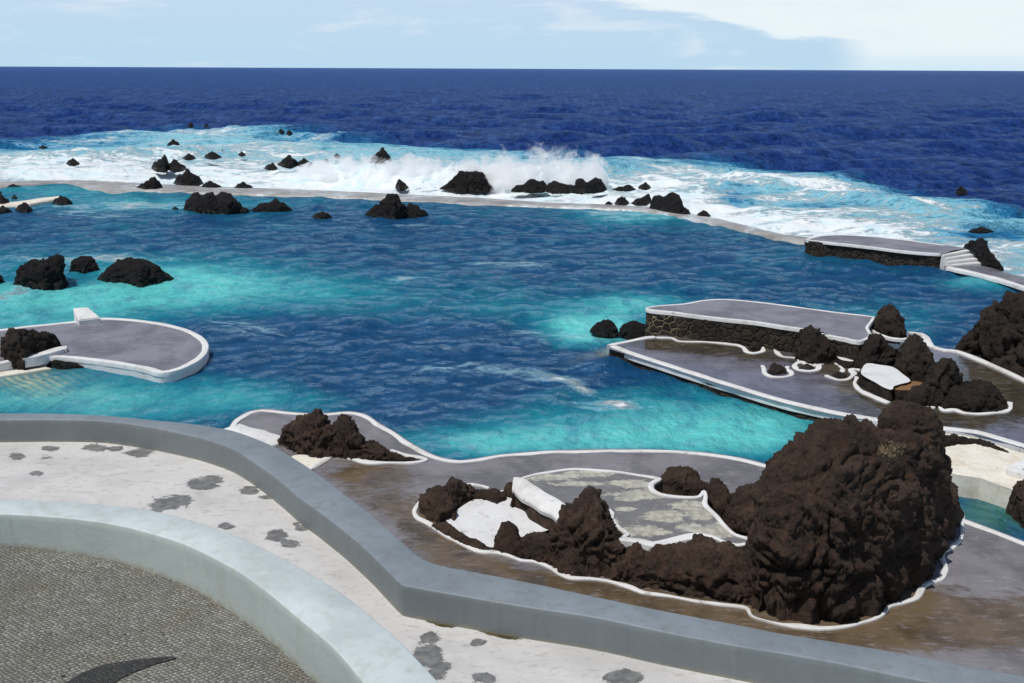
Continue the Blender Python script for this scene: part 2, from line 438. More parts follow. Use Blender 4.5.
def mat_water(name, deep, mid, shal, chop, foam_col=(.80, .835, .85), spec=.28, gloss_col=(.60, .80, 1, 1), dbump=.35, caps=0.0):
    t = NT(name); p = t.pos()
    s = t.attr('shallow'); f = t.attr('foam')
    n1 = t.noise(t.pos((1, .9, 1), (0, 0, .25)), .16, 8, .66, 1.0)
    n2 = t.noise(t.pos((1, .8, 1), (0, 0, .15)), 1.0, 7, .66, .6)
    nn = t.math('ADD', t.math('MULTIPLY', t.math('SUBTRACT', n1, .5), .50), t.math('MULTIPLY', t.math('SUBTRACT', n2, .5), .42))
    ss = t.math('ADD', s, nn)
    c = t.ramp(ss, [(0.08, c4(*deep)), (.46, c4(*mid)), (.92, c4(*shal))])
    g = t.attr('green'); c = t.mix(g, c, c4(.05, .17, .115))
    sd = t.attr('sand'); c = t.mix(t.math('MULTIPLY', sd, t.step(n2, .2, .7)), c, c4(.52, .50, .30))
    c = t.mix(t.math('MULTIPLY', t.step(t.noise(t.pos((1, .45, 1), (0, 0, .3)), .8, 9, .74, .5), .48, .64), .42), c, c4(*[min(1, v * 1.7 + .01) for v in deep]))
    if caps:
        gu = t.noise(t.pos((.62, .075, 1), (0, 0, .06)), 1.0, 9, .72, .3)
        c = t.mix(t.math('MULTIPLY', t.step(gu, .44, .62), .75), c, c4(.046, .108, .345))  # wave highlights painted into the base colour as paler streaks
        gd = t.noise(t.pos((.34, .050, 1), (0, 0, -.05)), 1.0, 8, .70, .3)
        c = t.mix(t.math('MULTIPLY', t.step(gd, .50, .66), .55), c, c4(.008, .024, .128))  # dark sides of the waves, likewise put into the colour
        c = t.mix(t.math('MULTIPLY', t.step(ss, .10, .45), 1.0), c, t.ramp(ss, [(0.08, c4(*deep)), (.46, c4(*mid)), (.92, c4(*shal))]))
    rp = t.step(t.noise(t.pos((1, .55, 1), (0, 0, -.25)), 1.9, 8, .72, .7), .47, .62)
    c = t.mix(t.math('MULTIPLY', rp, .34), c, t.mix(1.0, c, c4(.38, .60, .70), 'MULTIPLY'))
    # foam: torn sheets and lace
    q = t.pos((1, 2.2, 1), (0, 0, .12))
    fa = t.noise(q, .35, 10, .70, 1.2)
    lc = t.voro(t.pos((1, 1.7, 1)), .9, 'DISTANCE_TO_EDGE')
    lace = t.math('MULTIPLY', t.math('SUBTRACT', 1, t.step(lc, .0, .20)), .07)
    fb = t.math('ADD', t.math('SUBTRACT', fa, .5), lace)
    fz = t.noise(t.pos((1, 1.6, 1), (0, 0, -.2)), 1.6, 9, .74, .8)
    fw = t.noise(t.pos((.6, 1.5, 1), (0, 0, .1)), .12, 6, .6, 1.5)
    fb = t.math('ADD', fb, t.math('MULTIPLY', t.math('SUBTRACT', fw, .5), .8))
    fv = t.math('ADD', f, t.math('ADD', t.math('MULTIPLY', fb, 1.75), t.math('MULTIPLY', t.math('SUBTRACT', fz, .5), 1.1)))
    on = t.step(f, .03, .22)
    thin = t.math('MULTIPLY', t.step(fv, .30, .80), on)
    c = t.mix(t.math('MULTIPLY', thin, .6), c, c4(.42, .72, .80))
    fm = t.math('MULTIPLY', t.step(fv, .58, 1.02), on)
    if caps:
        wc = t.math('MULTIPLY', t.step(t.noise(t.pos((1, .45, 1), (0, 0, .1)), .16, 9, .72, .4), .70, .76), .65)
        fm = t.math('MAXIMUM', fm, wc)
    mt = t.noise(t.pos((.8, 1, 1), (0, 0, .3)), .33, 9, .70, 1.0)
    fc = t.mix(t.math('MULTIPLY', t.step(mt, .44, .66), .75), c4(*foam_col), c4(.56, .77, .83))
    c = t.mix(fm, c, fc)
    b1 = t.noise(t.pos((1, .75, 1), (0, 0, .2)), chop, 6, .60, .4)
    b2 = t.noise(t.pos((1, .6, 1), (0, 0, -.4)), chop * .25, 6, .62, .3)
    b3 = t.noise(t.pos((1, .8, 1), (0, 0, .1)), chop * .06, 5, .6)
    hh = t.math('ADD', t.math('ADD', b1, t.math('MULTIPLY', b2, 3.6)), t.math('MULTIPLY', b3, 9.0))
    nr = t.bump(hh, 1.0, .95 / chop)
    nd_ = t.bump(hh, 1.0, dbump / chop)
    nb_ = t.n('ShaderNodeMix', data_type='VECTOR'); t.put(nb_.inputs[0], t.math('MULTIPLY', thin, .85)); t.t.links.new(nd_, nb_.inputs[4]); t.t.links.new(t.n('ShaderNodeNewGeometry').outputs['Normal'], nb_.inputs[5])
    nf = t.bump(t.math('MULTIPLY', fm, t.noise(p, 1.0, 7, .62)), .8, .42, nb_.outputs[1])
    fr = t.n('ShaderNodeFresnel'); fr.inputs['IOR'].default_value = 1.33; t.t.links.new(nr, fr.inputs['Normal'])
    fac = t.math('MULTIPLY', t.math('MULTIPLY', fr.outputs[0], spec), t.math('SUBTRACT', 1, fm), clamp=True)
    d = t.n('ShaderNodeBsdfDiffuse'); t.put(d.inputs[0], c); t.t.links.new(nf, d.inputs['Normal'])
    g = t.n('ShaderNodeBsdfGlossy'); g.inputs[0].default_value = gloss_col; g.inputs['Roughness'].default_value = .10; t.t.links.new(nr, g.inputs['Normal'])
    mx = t.n('ShaderNodeMixShader'); t.put(mx.inputs[0], fac); t.t.links.new(d.outputs[0], mx.inputs[1]); t.t.links.new(g.outputs[0], mx.inputs[2])
    o = t.n('ShaderNodeOutputMaterial'); t.t.links.new(mx.outputs[0], o.inputs[0]); return t.m
M['sea'] = mat_water('open_sea_water', (.012, .043, .205), (.02, .23, .47), (.26, .66, .77), 1.2, spec=.40, dbump=1.5, caps=1.0)
M['pool'] = mat_water('pool_water', (.006, .054, .138), (.012, .215, .275), (.12, .56, .53), 2.6, spec=.85, dbump=.24)

# ------------------------------------------------------------------ water sheets
SEAWALL_F = [(-260, 188), (-90, 187), (0, 187), (30, 184.5), (62, 182.5), (84, 187), (108, 191), (140, 190.5), (200, 193), (300, 195.5), (400, 200), (480, 204), (550, 206.5), (606, 208.5), (658, 212), (681, 217), (717, 224), (748, 231), (780, 239), (812, 243), (880, 252), (944, 266), (1000, 280), (1024, 287.5), (1120, 312), (1300, 360)]
SEAWALL_B = [(-260, 183), (-90, 182), (0, 181.5), (30, 181), (62, 180), (84, 180.5), (108, 181.5), (140, 183), (200, 186), (300, 189.5), (400, 194), (480, 198), (550, 202.5), (606, 204.5), (658, 207.5), (681, 212), (717, 218.5), (748, 226), (780, 233.5), (812, 238), (880, 243), (985, 268), (1005, 273), (1024, 278), (1120, 302), (1300, 345)]

def G(q, cx, cy, sx, sy, amp=1.0, rot=0.0):
    dx, dy = q[:, 0] - cx, q[:, 1] - cy
    c, s = math.cos(rot), math.sin(rot)
    u, v = dx * c + dy * s, -dx * s + dy * c
    return amp * np.exp(-(u / sx) ** 2 - (v / sy) ** 2)

def line_dist(q, pts):
    d = np.full(len(q), 1e9); pts = np.asarray(pts, float)
    for a, b in zip(pts[:-1], pts[1:]):
        ab = b - a; t = np.clip(((q - a) @ ab) / (ab @ ab), 0, 1)
        d = np.minimum(d, np.linalg.norm(q - a - t[:, None] * ab, axis=1))
    return d

def wave_field(xy, spacing, comps, sharp=.35):
    z = np.zeros(len(xy)); sx = np.zeros(len(xy))
    for L, A, th, ph in comps:
        k = 2 * math.pi / L
        w = np.clip((L / np.maximum(spacing, 1e-6) - 2.2) / 2.5, 0, 1)
        a = k * (xy[:, 0] * math.cos(th) + xy[:, 1] * math.sin(th)) + ph
        s = np.sin(a)
        z += w * 1.6 * A * ((1 - sharp) * s + sharp * (1 - 2 * np.abs(np.sin(a / 2 + .3))))
    return z

def build_water():
    ys = []
    y = 71.0
    rows_d = [60000.0, 20000.0, 9000.0, 5500.0]
    yy = 70.6
    while yy < 300: ys.append(yy); yy += 0.42 if yy < 135 else 0.62 if yy < 240 else 1.0
    while yy < 585: ys.append(yy); yy += 1.35
    dep = np.radians(PITCH) + np.arctan((np.array(ys) - CY) / F)
    rows = np.array(rows_d + list(H / np.tan(dep)))
    rows = np.sort(rows)[::-1]
    xs = np.concatenate([np.arange(-520, -60, 9.0), np.arange(-60, 1084, 1.45), np.arange(1084, 1560, 9.0)])
    az = (xs - CX) / F
    Y, A = np.meshgrid(rows, az, indexing='ij')
    X = Y * A
    xy = np.c_[X.ravel(), Y.ravel()]
    nr, nc = len(rows), len(az)
    sp = np.abs(np.gradient(rows))[:, None] * np.ones((1, nc)); sp = sp.ravel()
    q = proj(np.c_[xy, np.zeros(len(xy))]); qx, qy = q[:, 0], q[:, 1]
    fx = [p[0] for p in SEAWALL_F]
    mid = np.interp(qx, fx, [(a[1] + b) / 2 for a, b in zip(SEAWALL_F, np.interp(fx, [p[0] for p in SEAWALL_B], [p[1] for p in SEAWALL_B]))])
    pool = qy > mid
    n3 = np.c_[xy * .12, np.zeros(len(xy))]
    nlow = fbm(n3, 4, 11)
    # waves
    rs = random.Random(3)
    compP = [(L, .0105 * L ** .70, R(rs.uniform(12, 168)), rs.uniform(0, 6.28)) for L in [.45, .6, .75, .9, 1.1, 1.3, 1.6, 1.9, 2.3, 2.9, 3.6, 4.5] for _ in range(4)]
    compS = [(L, .0135 * L ** .80, R(rs.uniform(35, 145)), rs.uniform(0, 6.28)) for L in [1.2, 1.8, 2.5, 3.4, 4.6, 6, 8, 10, 12.5, 16, 20, 26, 33, 42] for _ in range(3)]
    patch = .55 + .9 * np.clip(fbm(np.c_[xy * .05, np.ones(len(xy))], 3, 5) + .5, 0, 1)
    zP = wave_field(xy, sp, compP) * patch * .82
    zS = wave_field(xy, sp, compS) * patch * 1.25
    calm = np.clip((xy[:, 1] - 20) / 20, .4, 1)
    # ---- shoals and foam of the pool
    shal = .04 + .06 * sstep(330, 230, qy)
    for a in [(90, 288, 190, 26, .95), (210, 283, 90, 20, .35), (20, 330, 120, 30, .5), (120, 398, 150, 26, .56), (30, 400, 120, 30, .28),
              (600, 326, 46, 17, 1.05), (570, 330, 40, 14, .4), (640, 302, 50, 9, .5), (690, 420, 135, 32, .70), (770, 435, 60, 22, .45), (520, 442, 110, 20, .55), (640, 440, 120, 18, .32),
              (150, 203, 130, 7, .42), (60, 190, 90, 7, .35), (640, 215, 60, 7, .45), (980, 281, 45, 7, .55), (440, 440, 60, 12, .25), (880, 318, 90, 18, .16), (260, 395, 60, 22, .28), (345, 300, 60, 26, .22), (480, 305, 70, 16, .12), (560, 300, 130, 24, .16), (420, 325, 60, 14, .14), (860, 325, 90, 20, .14)]:
        shal += G(q, *a)
    shal -= G(q, 60, 277, 75, 9, .55) + G(q, 420, 352, 150, 28, .30) + G(q, 300, 345, 90, 30, .18) + G(q, 560, 362, 60, 16, .15)
    shal += np.where(pool, .16 * np.exp(-np.maximum(qy - mid, 0) / 7), 0)
    foamP = (G(q, 500, 370, 70, 5, .40, .12) + G(q, 575, 382, 34, 5, .46, .35) + G(q, 612, 404, 34, 7, .62) + G(q, 420, 368, 40, 4, .32) + G(q, 60, 257, 70, 4, .52)
             + G(q, 140, 257, 60, 3, .34) + G(q, 150, 205, 85, 5, .40) + G(q, 90, 213, 60, 4, .3) + G(q, 400, 278, 30, 4, .38) + G(q, 510, 264, 40, 5, .34) + G(q, 430, 225, 60, 2.5, .32) + G(q, 210, 318, 80, 12, .22)
             + G(q, 600, 205, 90, 5, .20) + G(q, 250, 332, 60, 8, .24) + G(q, 640, 214, 50, 6, .3) + G(q, 10, 292, 30, 6, .55, -.3) + G(q, 560, 335, 70, 14, .24) + G(q, 25, 200, 60, 8, .3))
    foamP = foamP * 1.28
    foamP += np.where(pool, .22 * np.exp(-np.maximum(qy - mid, 0) / 3.0), 0)
    green = np.clip(G(q, 1000, 512, 60, 22, .9), 0, .8)
    sand = np.clip(G(q, 25, 378, 52, 15, 1.0, .15), 0, 1) * (.62 + .38 * np.sin((qy - .45 * qx) * 1.15)) + np.clip(G(q, 628, 345, 40, 3.5, .8, -.25), 0, 1)
    # ---- surf zone of the sea
    topx = [-300, 0, 60, 110, 180, 250, 300, 360, 440, 560, 640, 720, 800, 880, 960, 1024, 1300]
    topy = [139, 139, 138, 134, 128, 130, 133, 137, 142, 148, 152, 158, 168, 180, 196, 207, 250]
    top = np.interp(qx, topx, topy) + 7 * nlow
    into = (qy - top)
    band = sstep(-3, 9, into)
    low = np.interp(qx, [-300, 0, 400, 560, 620, 700, 800, 1024, 1300], [1, 1, 1, .98, .86, .76, .74, .60, .5])
    span = np.maximum(mid - top, 12)
    rel = np.clip(into / span, 0, 1)
    foamS = band * low * (.36 + .60 * sstep(.05, .75, rel)) + band * .10
    foamS += np.where(qx > 600, .65 * np.exp(-(np.maximum(mid - qy, 0) / 9) ** 2), 0)
    for a in [(720, 172, 90, 4, .55, .08), (840, 188, 80, 4, .60, .10), (930, 203, 45, 3, .60, .2), (690, 190, 60, 5, .3), (900, 212, 70, 4, .3, .12), (640, 176, 60, 6, .30), (730, 205, 80, 12, .30), (860, 222, 80, 6, .40), (930, 195, 60, 8, .18), (960, 240, 50, 8, .32), (1010, 275, 40, 6, .4)]:
        foamS += G(q, *a)
    foamS -= G(q, 610, 172, 45, 10, .45) + G(q, 735, 192, 22, 5, .6) + G(q, 800, 200, 60, 5, .35) + G(q, 990, 228, 40, 7, .4) + G(q, 920, 236, 50, 4, .25)
    foamS += G(q, 320, 133.5, 28, 1.6, .6) + G(q, 230, 129, 60, 2.2, .45) + G(q, 470, 133, 14, .9, .5) + .55 * np.exp(-((qy - top - 2) / 3.0) ** 2) * np.interp(qx, [-300, 200, 500, 700], [.5, .6, .3, .1])
    shalS = .02 + .80 * sstep(-9, 12, into) - G(q, 735, 192, 22, 6, .45) - G(q, 610, 165, 60, 8, .30) - G(q, 990, 230, 55, 8, .42) - G(q, 800, 203, 70, 5, .3)
    shalS += G(q, 620, 158, 120, 6, .12) + G(q, 240, 133, 80, 5, .35)
    # ---- breaking wave and swell humps
    hump = np.zeros(len(xy))
    def ridge(px, py, hgt, wid, seed):
        pts = np.array([P(x, y) for x, y in zip(px, py)])
        yc = np.interp(xy[:, 0], pts[:, 0], pts[:, 1]); hh = np.interp(xy[:, 0], pts[:, 0], hgt)
        d = (xy[:, 1] - yc); d = np.where(d > 0, d / (wid * 2.2), d / wid)
        return hh * np.exp(-d * d) 
    n2 = np.c_[xy * np.array([.35, .35]), np.zeros(len(xy))]
    br = ridge([250, 300, 340, 400, 440, 500, 560, 590, 620], [178, 179, 180, 183, 184, 184, 184, 183, 182], [0, .7, 1.5, 1.5, 1.6, 2.2, 2.7, 1.7, .8], 2.6, 0)
    hump += br * (1 + .9 * fbm(n2, 4, 21)) 
    hump += ridge([610, 650, 720, 800, 870, 950, 1000], [170, 171, 178, 188, 199, 211, 220], [.2, .55, .6, .5, .6, .4, .1], 2.2, 0) * (1 + .8 * fbm(n2, 3, 22))
    hump += ridge([560, 600, 640, 680], [172, 173, 174, 176], [.2, 2.0, 1.4, .2], 2.4, 0) * (1 + .6 * fbm(n2, 3, 25))
    hump += ridge([-200, 0, 100, 200, 260], [158, 158, 157, 153, 150], [.6, .9, 1.1, .8, .2], 3, 0) * (1 + fbm(n2, 3, 23))
    hump += ridge([150, 190, 240, 330, 380], [129, 128, 129, 133.5, 135], [.2, 1.2, 1.2, .9, .1], 3, 0) * (1 + fbm(n2, 3, 24))
    foamS += np.clip(br * .25, 0, .5)
    rough = np.clip(foamS, 0, 1) * (fbm(np.c_[xy * .40, np.zeros(len(xy))], 3, 31) * .42)
    fade = sstep(0, 6, mid - qy)
    zS = (zS * (1 - .55 * np.clip(shalS, 0, 1)) + hump + rough) * fade - .10 * (1 - fade)
    zP = zP * calm * np.clip((qy - mid) / 5, .2, 1)
    z = np.where(pool, zP, zS)
    V = np.c_[xy, z]
    at = dict(shallow=np.clip(np.where(pool, shal, shalS), 0, 1.1), foam=np.clip(np.where(pool, foamP, foamS), 0, 1.15), green=np.where(pool, green, 0), sand=np.where(pool, sand, 0))
    idx = np.arange(nr * nc).reshape(nr, nc)
    Q = np.stack([idx[:-1, :-1], idx[1:, :-1], idx[1:, 1:], idx[:-1, 1:]], -1).reshape(-1, 4)
    isP = pool[Q].sum(1) >= 2
    for nm, sel, m in (('sea', ~isP, 'sea'), ('pool_water', isP, 'pool')):
        q4 = Q[sel]; used = np.unique(q4); re = np.full(nr * nc, -1); re[used] = np.arange(len(used))
        o = mesh_np(nm, V[used], re[q4], M[m], None, True, {k: v[used] for k, v in at.items()})
        tag(o, kind='structure')
build_water()

# ------------------------------------------------------------------ rocks
def lava_rock(label, top, base, zg, k=1.3, mat='rock_sea', name='lava_rock', cat='rock', group=None, res=None, amp=.8, seed=None, power=.8, freq=1.0):
    seed = seed if seed is not None else (abs(hash_str(label)) % 997)
    top = np.array(top, float); base = np.array(base, float)
    yref = base[:, 1].mean()
    def scoord(p):                                           # follow verticals to the reference row
        return VP[0] + (p[:, 0] - VP[0]) * (VP[1] - yref) / (VP[1] - p[:, 1])
    st, sb = scoord(top), scoord(base)
    order = np.argsort(st, kind='stable'); st, ty = st[order], top[order, 1]
    ob = np.argsort(sb, kind='stable'); sb, by = sb[ob], base[ob, 1]
    s0, s1 = min(st[0], sb[0]), max(st[-1], sb[-1])
    wpx = s1 - s0
    ns = res or int(np.clip(wpx * 1.6, 30, 240)); nt = int(max(16, ns * .75)) if not res else int(res * .8)
    u = (1 - np.cos(np.linspace(0, math.pi, ns))) / 2
    u = .5 * u + .5 * np.linspace(0, 1, ns)
    s = s0 + u * wpx
    yb = np.interp(s, sb, by); yt = np.interp(s, st, ty)
    edge = np.sqrt(np.clip(1 - np.abs(2 * u - 1) ** 12, 0, 1))
    yt = yb - np.maximum(yb - yt, .4) * np.maximum(edge, .02)
    xb = VP[0] + (s - VP[0]) * (VP[1] - yb) / (VP[1] - yref)
    B = np.array([P(x, y, zg) for x, y in zip(xb, yb)])
    e = B / np.linalg.norm(B, axis=1, keepdims=True)
    tt = np.linspace(0, math.pi, 25)
    lo = np.zeros(ns); hi = np.full(ns, 60.0)
    for _ in range(34):                                      # depth of each column so that its crest stands where surveyed
        ry = (lo + hi) / 2
        r = (ry[:, None] * (1 - np.cos(tt)[None]))
        z = zg + k * ry[:, None] * np.sin(tt)[None] ** power
        pts = np.concatenate([B[:, None, :] + e[:, None, :] * r[..., None], z[..., None]], -1)
        my = proj(pts)[..., 1].min(1)
        big = my < yt
        hi = np.where(big, ry, hi); lo = np.where(big, lo, ry)
    ry = (lo + hi) / 2
    ry = np.convolve(np.pad(ry, 2, 'edge'), [.1, .2, .4, .2, .1], 'valid')
    tj = np.linspace(-.18, math.pi + .18, nt)
    r = ry[:, None] * (1 - np.cos(tj)[None])
    sn = np.sin(tj)[None]; z = zg + k * ry[:, None] * np.sign(sn) * np.abs(sn) ** power
    z = np.where(sn < 0, zg - .25 * np.minimum(1, ry[:, None]) - .05, z)
    V = np.concatenate([B[:, None, :] + e[:, None, :] * r[..., None], z[..., None]], -1).reshape(-1, 3)
    idx = np.arange(ns * nt).reshape(ns, nt)
    Q = np.stack([idx[:-1, :-1], idx[1:, :-1], idx[1:, 1:], idx[:-1, 1:]], -1).reshape(-1, 4)
    # normals of the plain form, then lumps, ledges and pits
    Vg = V.reshape(ns, nt, 3)
    du = np.gradient(Vg, axis=0); dv = np.gradient(Vg, axis=1)
    N = np.cross(du, dv).reshape(-1, 3); N /= np.maximum(np.linalg.norm(N, axis=1, keepdims=True), 1e-9)
    size = float(np.percentile(ry, 80)) * 1.6
    off = seed * 1.37
    p = V / size * freq + off
    big = 1.0 if res and res > 300 else .62
    d = .30 * fbm(p * 1.5, 3, seed)
    wp = p + .45 * np.c_[pnoise(p * 1.9, 1), pnoise(p * 1.9, 2), pnoise(p * 1.9, 3)]
    d += (.24 if big == 1 else .36) * fbm(wp * 2.1, 6, seed + 5, True, 2.2, .64)
    w1, w2 = worley(wp * 2.2, seed)
    d += (.26 if big == 1 else .12) * (np.sqrt(np.minimum(w2 - w1, .5)) - .5)
    w1, w2 = worley(wp * 5.5 + .5 * np.c_[pnoise(p * 5, 1), pnoise(p * 5, 2), pnoise(p * 5, 3)], seed + 1)
    d += .10 * (.45 - np.minimum(w1, .9)) + .04 * (np.minimum(w2 - w1, .5) * 1.6 - .4)
    w1, w2 = worley(p * 13.0, seed + 2)
    d += .045 * (.45 - np.minimum(w1, .9))
    d += (.20 if big == 1 else .10) * fbm(p * (6 if big == 1 else 8), 6, seed + 8, True, 2.2, .68)
    d -= np.average(d)
    taper = np.clip(ry / max(ry.max(), 1e-6) * 2.2, .12, 1)[:, None] * np.ones((1, nt))
    V = V + N * (d * size * amp * taper.ravel())[:, None]
    c = V.mean(0)
    o = mesh_np(name, V - np.array([c[0], c[1], zg]), Q, M[mat], None, True)
    o.location = (c[0], c[1], zg)
    tag(o, label, cat, group)
    return o

def hash_str(s):
    h = 7
    for ch in s: h = (h * 31 + ord(ch)) % 1000003
    return h

def rockbox(label, x0, x1, yt, yb, peak=.5, zg=0.0, k=1.1, mat='rock_sea', rag=.25, group=None, tilt=0.0):
    rs = random.Random(hash_str(label)); w = x1 - x0; h = yb - yt
    top = []
    for u in (0, .07, .14, .22, .3, .38, .44, .5, .56, .62, .7, .78, .86, .93, 1):
        b = min(u / max(peak, .05), (1 - u) / max(1 - peak, .05)); b = max(0, b) ** .5
        b *= 1 - rag * 1.15 * rs.random() if .05 < u < .95 and abs(u - peak) > .06 else 1
        top.append((x0 + u * w, yb - h * b))
    base = [(x0, yb - .25 * h * .5), (x0 + .3 * w, yb), (x0 + .7 * w, yb + tilt), (x1, yb - .25 * h * .5 + tilt)]
    return lava_rock(label, top, base, zg, k, mat, group=group, amp=.55)

SR = 'black rocks standing in the surf'
PR = 'black rocks standing in the pool'
for a in [
    ('low black boulder on the sea wall, left of the knobbly one', 136, 163, 176, 189, .7, .1),
    ('knobbly hump-backed black boulder on the sea wall', 173, 204, 168, 185, .45, .1),
    ('low black rock leaning against the knobbly sea wall boulder', 201, 222, 180, 187.5, .4, .1),
    ('small rounded black rock alone on the sea wall', 234, 253, 181, 188, .5, .1),
    ('twin-topped black rock in white foam, taller half', 151, 170, 153, 170, .75, 0),
    ('twin-topped black rock in white foam, lower half', 167, 187, 158, 170, .35, 0),
    ('wedge-shaped dark rock behind the twin-topped rock', 166, 181, 138, 148, .45, 0),
    ('small grey rock half drowned in foam, right of twin rocks', 182, 196, 152.5, 159, .5, 0),
    ('streaming grey rock with foam running down its sides', 204, 222, 150.5, 158, .45, 0),
    ('tiny dark rock beside the streaming grey rock', 219.5, 225, 149, 153.5, .5, 0),
    ('tiny dark rock alone in foam, middle of the left surf', 238, 246, 151, 155.5, .5, 0),
    ('lone grey rock at the left in wide white foam', 66, 80, 157.5, 164.5, .5, 0),
    ('thin dark rock tip at the far left of the surf', 38, 48, 145, 148, .4, 0),
    ('tiny rock tip ahead of the outermost wave crest', 187, 194, 122, 127, .6, 0),
    ('speck of rock right of the outermost rock tip', 204, 209, 123, 126.5, .5, 0),
    ('flat dark rock at the start of the thin foam line', 278, 285, 128, 132, .4, 0),
    ('small dark rock right of the flat one on the foam line', 286, 293, 129, 134.5, .4, 0),
    ('low grey rock at the left end of the striped rock', 264, 278, 162, 169, .6, 0),
    ('striped dark rock with water pouring off it', 277, 300, 154.5, 166, .55, 0),
    ('low wet rock right of the striped rock', 297, 314, 157, 166, .4, 0),
    ('rock tip vanishing into the spray, lower one', 319, 329, 158, 166, .8, 0),
    ('rock tip vanishing into the spray, upper one', 333, 341, 153, 158, .5, 0),
    ('tall split black rock standing behind the spray', 369, 392, 146.5, 163, .62, 0),
    ('small tilted grey rock drowned in bright foam', 395, 409, 178, 189, .3, 0),
    ('thin row of rock crests right of the ragged reef', 612, 636, 184, 190, .7, 0),
    ('rounded rock at the right of the thin rock crests', 638, 651, 181, 188.5, .6, 0),
    ('domed black rock on the pool rim, leftmost of four', 614, 630, 195, 204.5, .5, .05),
    ('black rock sloping up to the right on the pool rim', 630, 653, 193, 205, .8, .05),
    ('small round rock at the foot of the castle-shaped rock', 680, 691, 207, 215, .5, .05),
    ('small isolated rock at the bend of the pool rim', 696, 711, 209.5, 216.5, .45, .05),
    ('flat speck of rock on the rim left of the domed rock', 605, 613, 201, 204, .5, .05),
    ('dark rock tip at the end of the right-hand wave crest', 955, 969, 185.5, 194, .4, 0),
    ('flat dark rock awash beyond the jetty steps', 968, 994, 226.5, 232, .5, 0),
    ('flat rocks awash in the left corner of the sea wall', 7, 22, 183.5, 187, .4, .05),
]:
    rockbox(a[0], a[1], a[2], a[3], a[4], a[5], a[6], 1.2, 'rock_sea', .3, SR)
for a in [
    ('tiny black rock between the triple-peaked and flat rocks', 239, 250, 206.5, 211.5, .5),
    ('flat-topped black rock right of the triple-peaked rock', 250, 293, 198, 211.5, .6),
    ('low dark rock almost awash in the middle of the pool', 312, 332, 210, 217.5, .55),
    ('low right shoulder of the pyramid rock in the pool', 401, 429, 202, 216.5, .35),
    ('speck of rock left of the triple-peaked rock', 171, 179, 206, 210, .5),
    ('black rock at the left edge by the small beige ledge', -14, 11, 191, 206, .55),
    ('dark rock at the near end of the small beige ledge', 15, 33, 201, 211, .5),
    ('dark pointed rock at the far end of the small beige ledge', 52, 73, 194.5, 204, .4),
    ('flat black rock under the near end of the beige ledge', -6, 12, 205, 212, .5),
    ('tiny rock behind the small beige ledge', 11, 18, 194, 199, .5),
    ('dark rock cut off by the left edge in turquoise water', -20, 5, 269, 284, .6),
]:
    rockbox(a[0], a[1], a[2], a[3], a[4], a[5], 0.0, 1.15, 'rock_sea', .3, PR)

lava_rock('wide triple-peaked black rock in the pool, left lobe', [(183, 208), (188, 199), (193, 193.5), (197, 192.5), (201, 196), (207, 192), (213, 191), (216, 196), (219, 206)], [(183, 210), (195, 212), (219, 212)], 0, 1.2, group=PR, amp=.5)
lava_rock('wide triple-peaked black rock in the pool, right lobe', [(212, 204), (216, 196), (220, 193), (224, 191.8), (230, 194.5), (235, 198.5), (240, 203), (244, 208)], [(212, 212), (228, 212.5), (244, 210.5)], 0, 1.2, group=PR, amp=.5)
lava_rock('pyramid-shaped dark rock alone in the blue pool', [(365, 213), (372, 209), (380, 203), (388, 194), (394, 193), (400, 197), (405, 206), (410, 214)], [(365, 214), (380, 217), (395, 218.5), (410, 216)], 0, 1.2, 'rock_sea', group=PR)
lava_rock('broad black rock on the surf edge beside tall white spray', [(440, 187), (447, 184), (453, 181), (457, 173), (463, 170.5), (470, 172), (478, 172), (485, 175), (490, 183), (494, 188)], [(440, 188.5), (460, 189.5), (480, 189.5), (494, 189)], 0, 1.2, 'rock_sea', group=SR)
lava_rock('angular two-humped dark rock in turquoise shallows', [(14, 282), (16, 272), (24, 265), (36, 261), (48, 262), (54, 257), (60, 256), (66, 264), (67, 284)], [(13, 283), (25, 287), (45, 288), (60, 286), (68, 284)], 0, 1.0, 'rock_sea', group=PR)
lava_rock('small domed dark rock between two bigger shallows rocks', [(69, 270), (73, 262), (80, 257), (88, 256), (95, 261), (100, 269)], [(69, 271), (85, 272), (100, 270)], 0, 1.0, 'rock_sea', group=PR)
lava_rock('long whale-backed dark rock in turquoise shallows', [(97, 277), (106, 270), (118, 262), (130, 259.5), (145, 260), (158, 265), (168, 273), (174, 277)], [(97, 279), (110, 283), (140, 285), (160, 282), (174, 278)], 0, .9, 'rock_sea', group=PR, amp=.5)
lava_rock('dark craggy rock rising through the left bathing platform', [(0, 352), (4, 336), (10, 330), (17, 326.5), (24, 330), (32, 334), (42, 335), (52, 333.5), (58, 338), (61, 343)], [(0, 356), (12, 361), (23, 362), (36, 356), (50, 350), (61, 346)], .30, 1.2, 'rock_mid', power=.7)
lava_rock('ragged black reef in the surf, left stretch with one crest', [(511, 189), (517, 185), (524, 184.5), (528, 180.5), (533, 178.5), (538, 181), (544, 180.5), (548, 186)], [(511, 191), (530, 190.5), (548, 190)], 0, 1.2, group=SR, amp=.45)
lava_rock('ragged black reef in the surf, low middle stretch', [(545, 187), (549, 182.5), (555, 180.5), (560, 183), (566, 184.5), (573, 185), (578, 189)], [(545, 190.5), (558, 191.5), (578, 191.5)], 0, 1.2, group=SR, amp=.45)
lava_rock('ragged black reef in the surf, right stretch with two towers', [(573, 188), (576, 179.5), (582, 178.5), (586, 183.5), (590, 180.5), (595, 177), (601, 179), (604, 184), (607, 188)], [(573, 191), (585, 191.8), (607, 189.5)], 0, 1.4, group=SR, amp=.45)
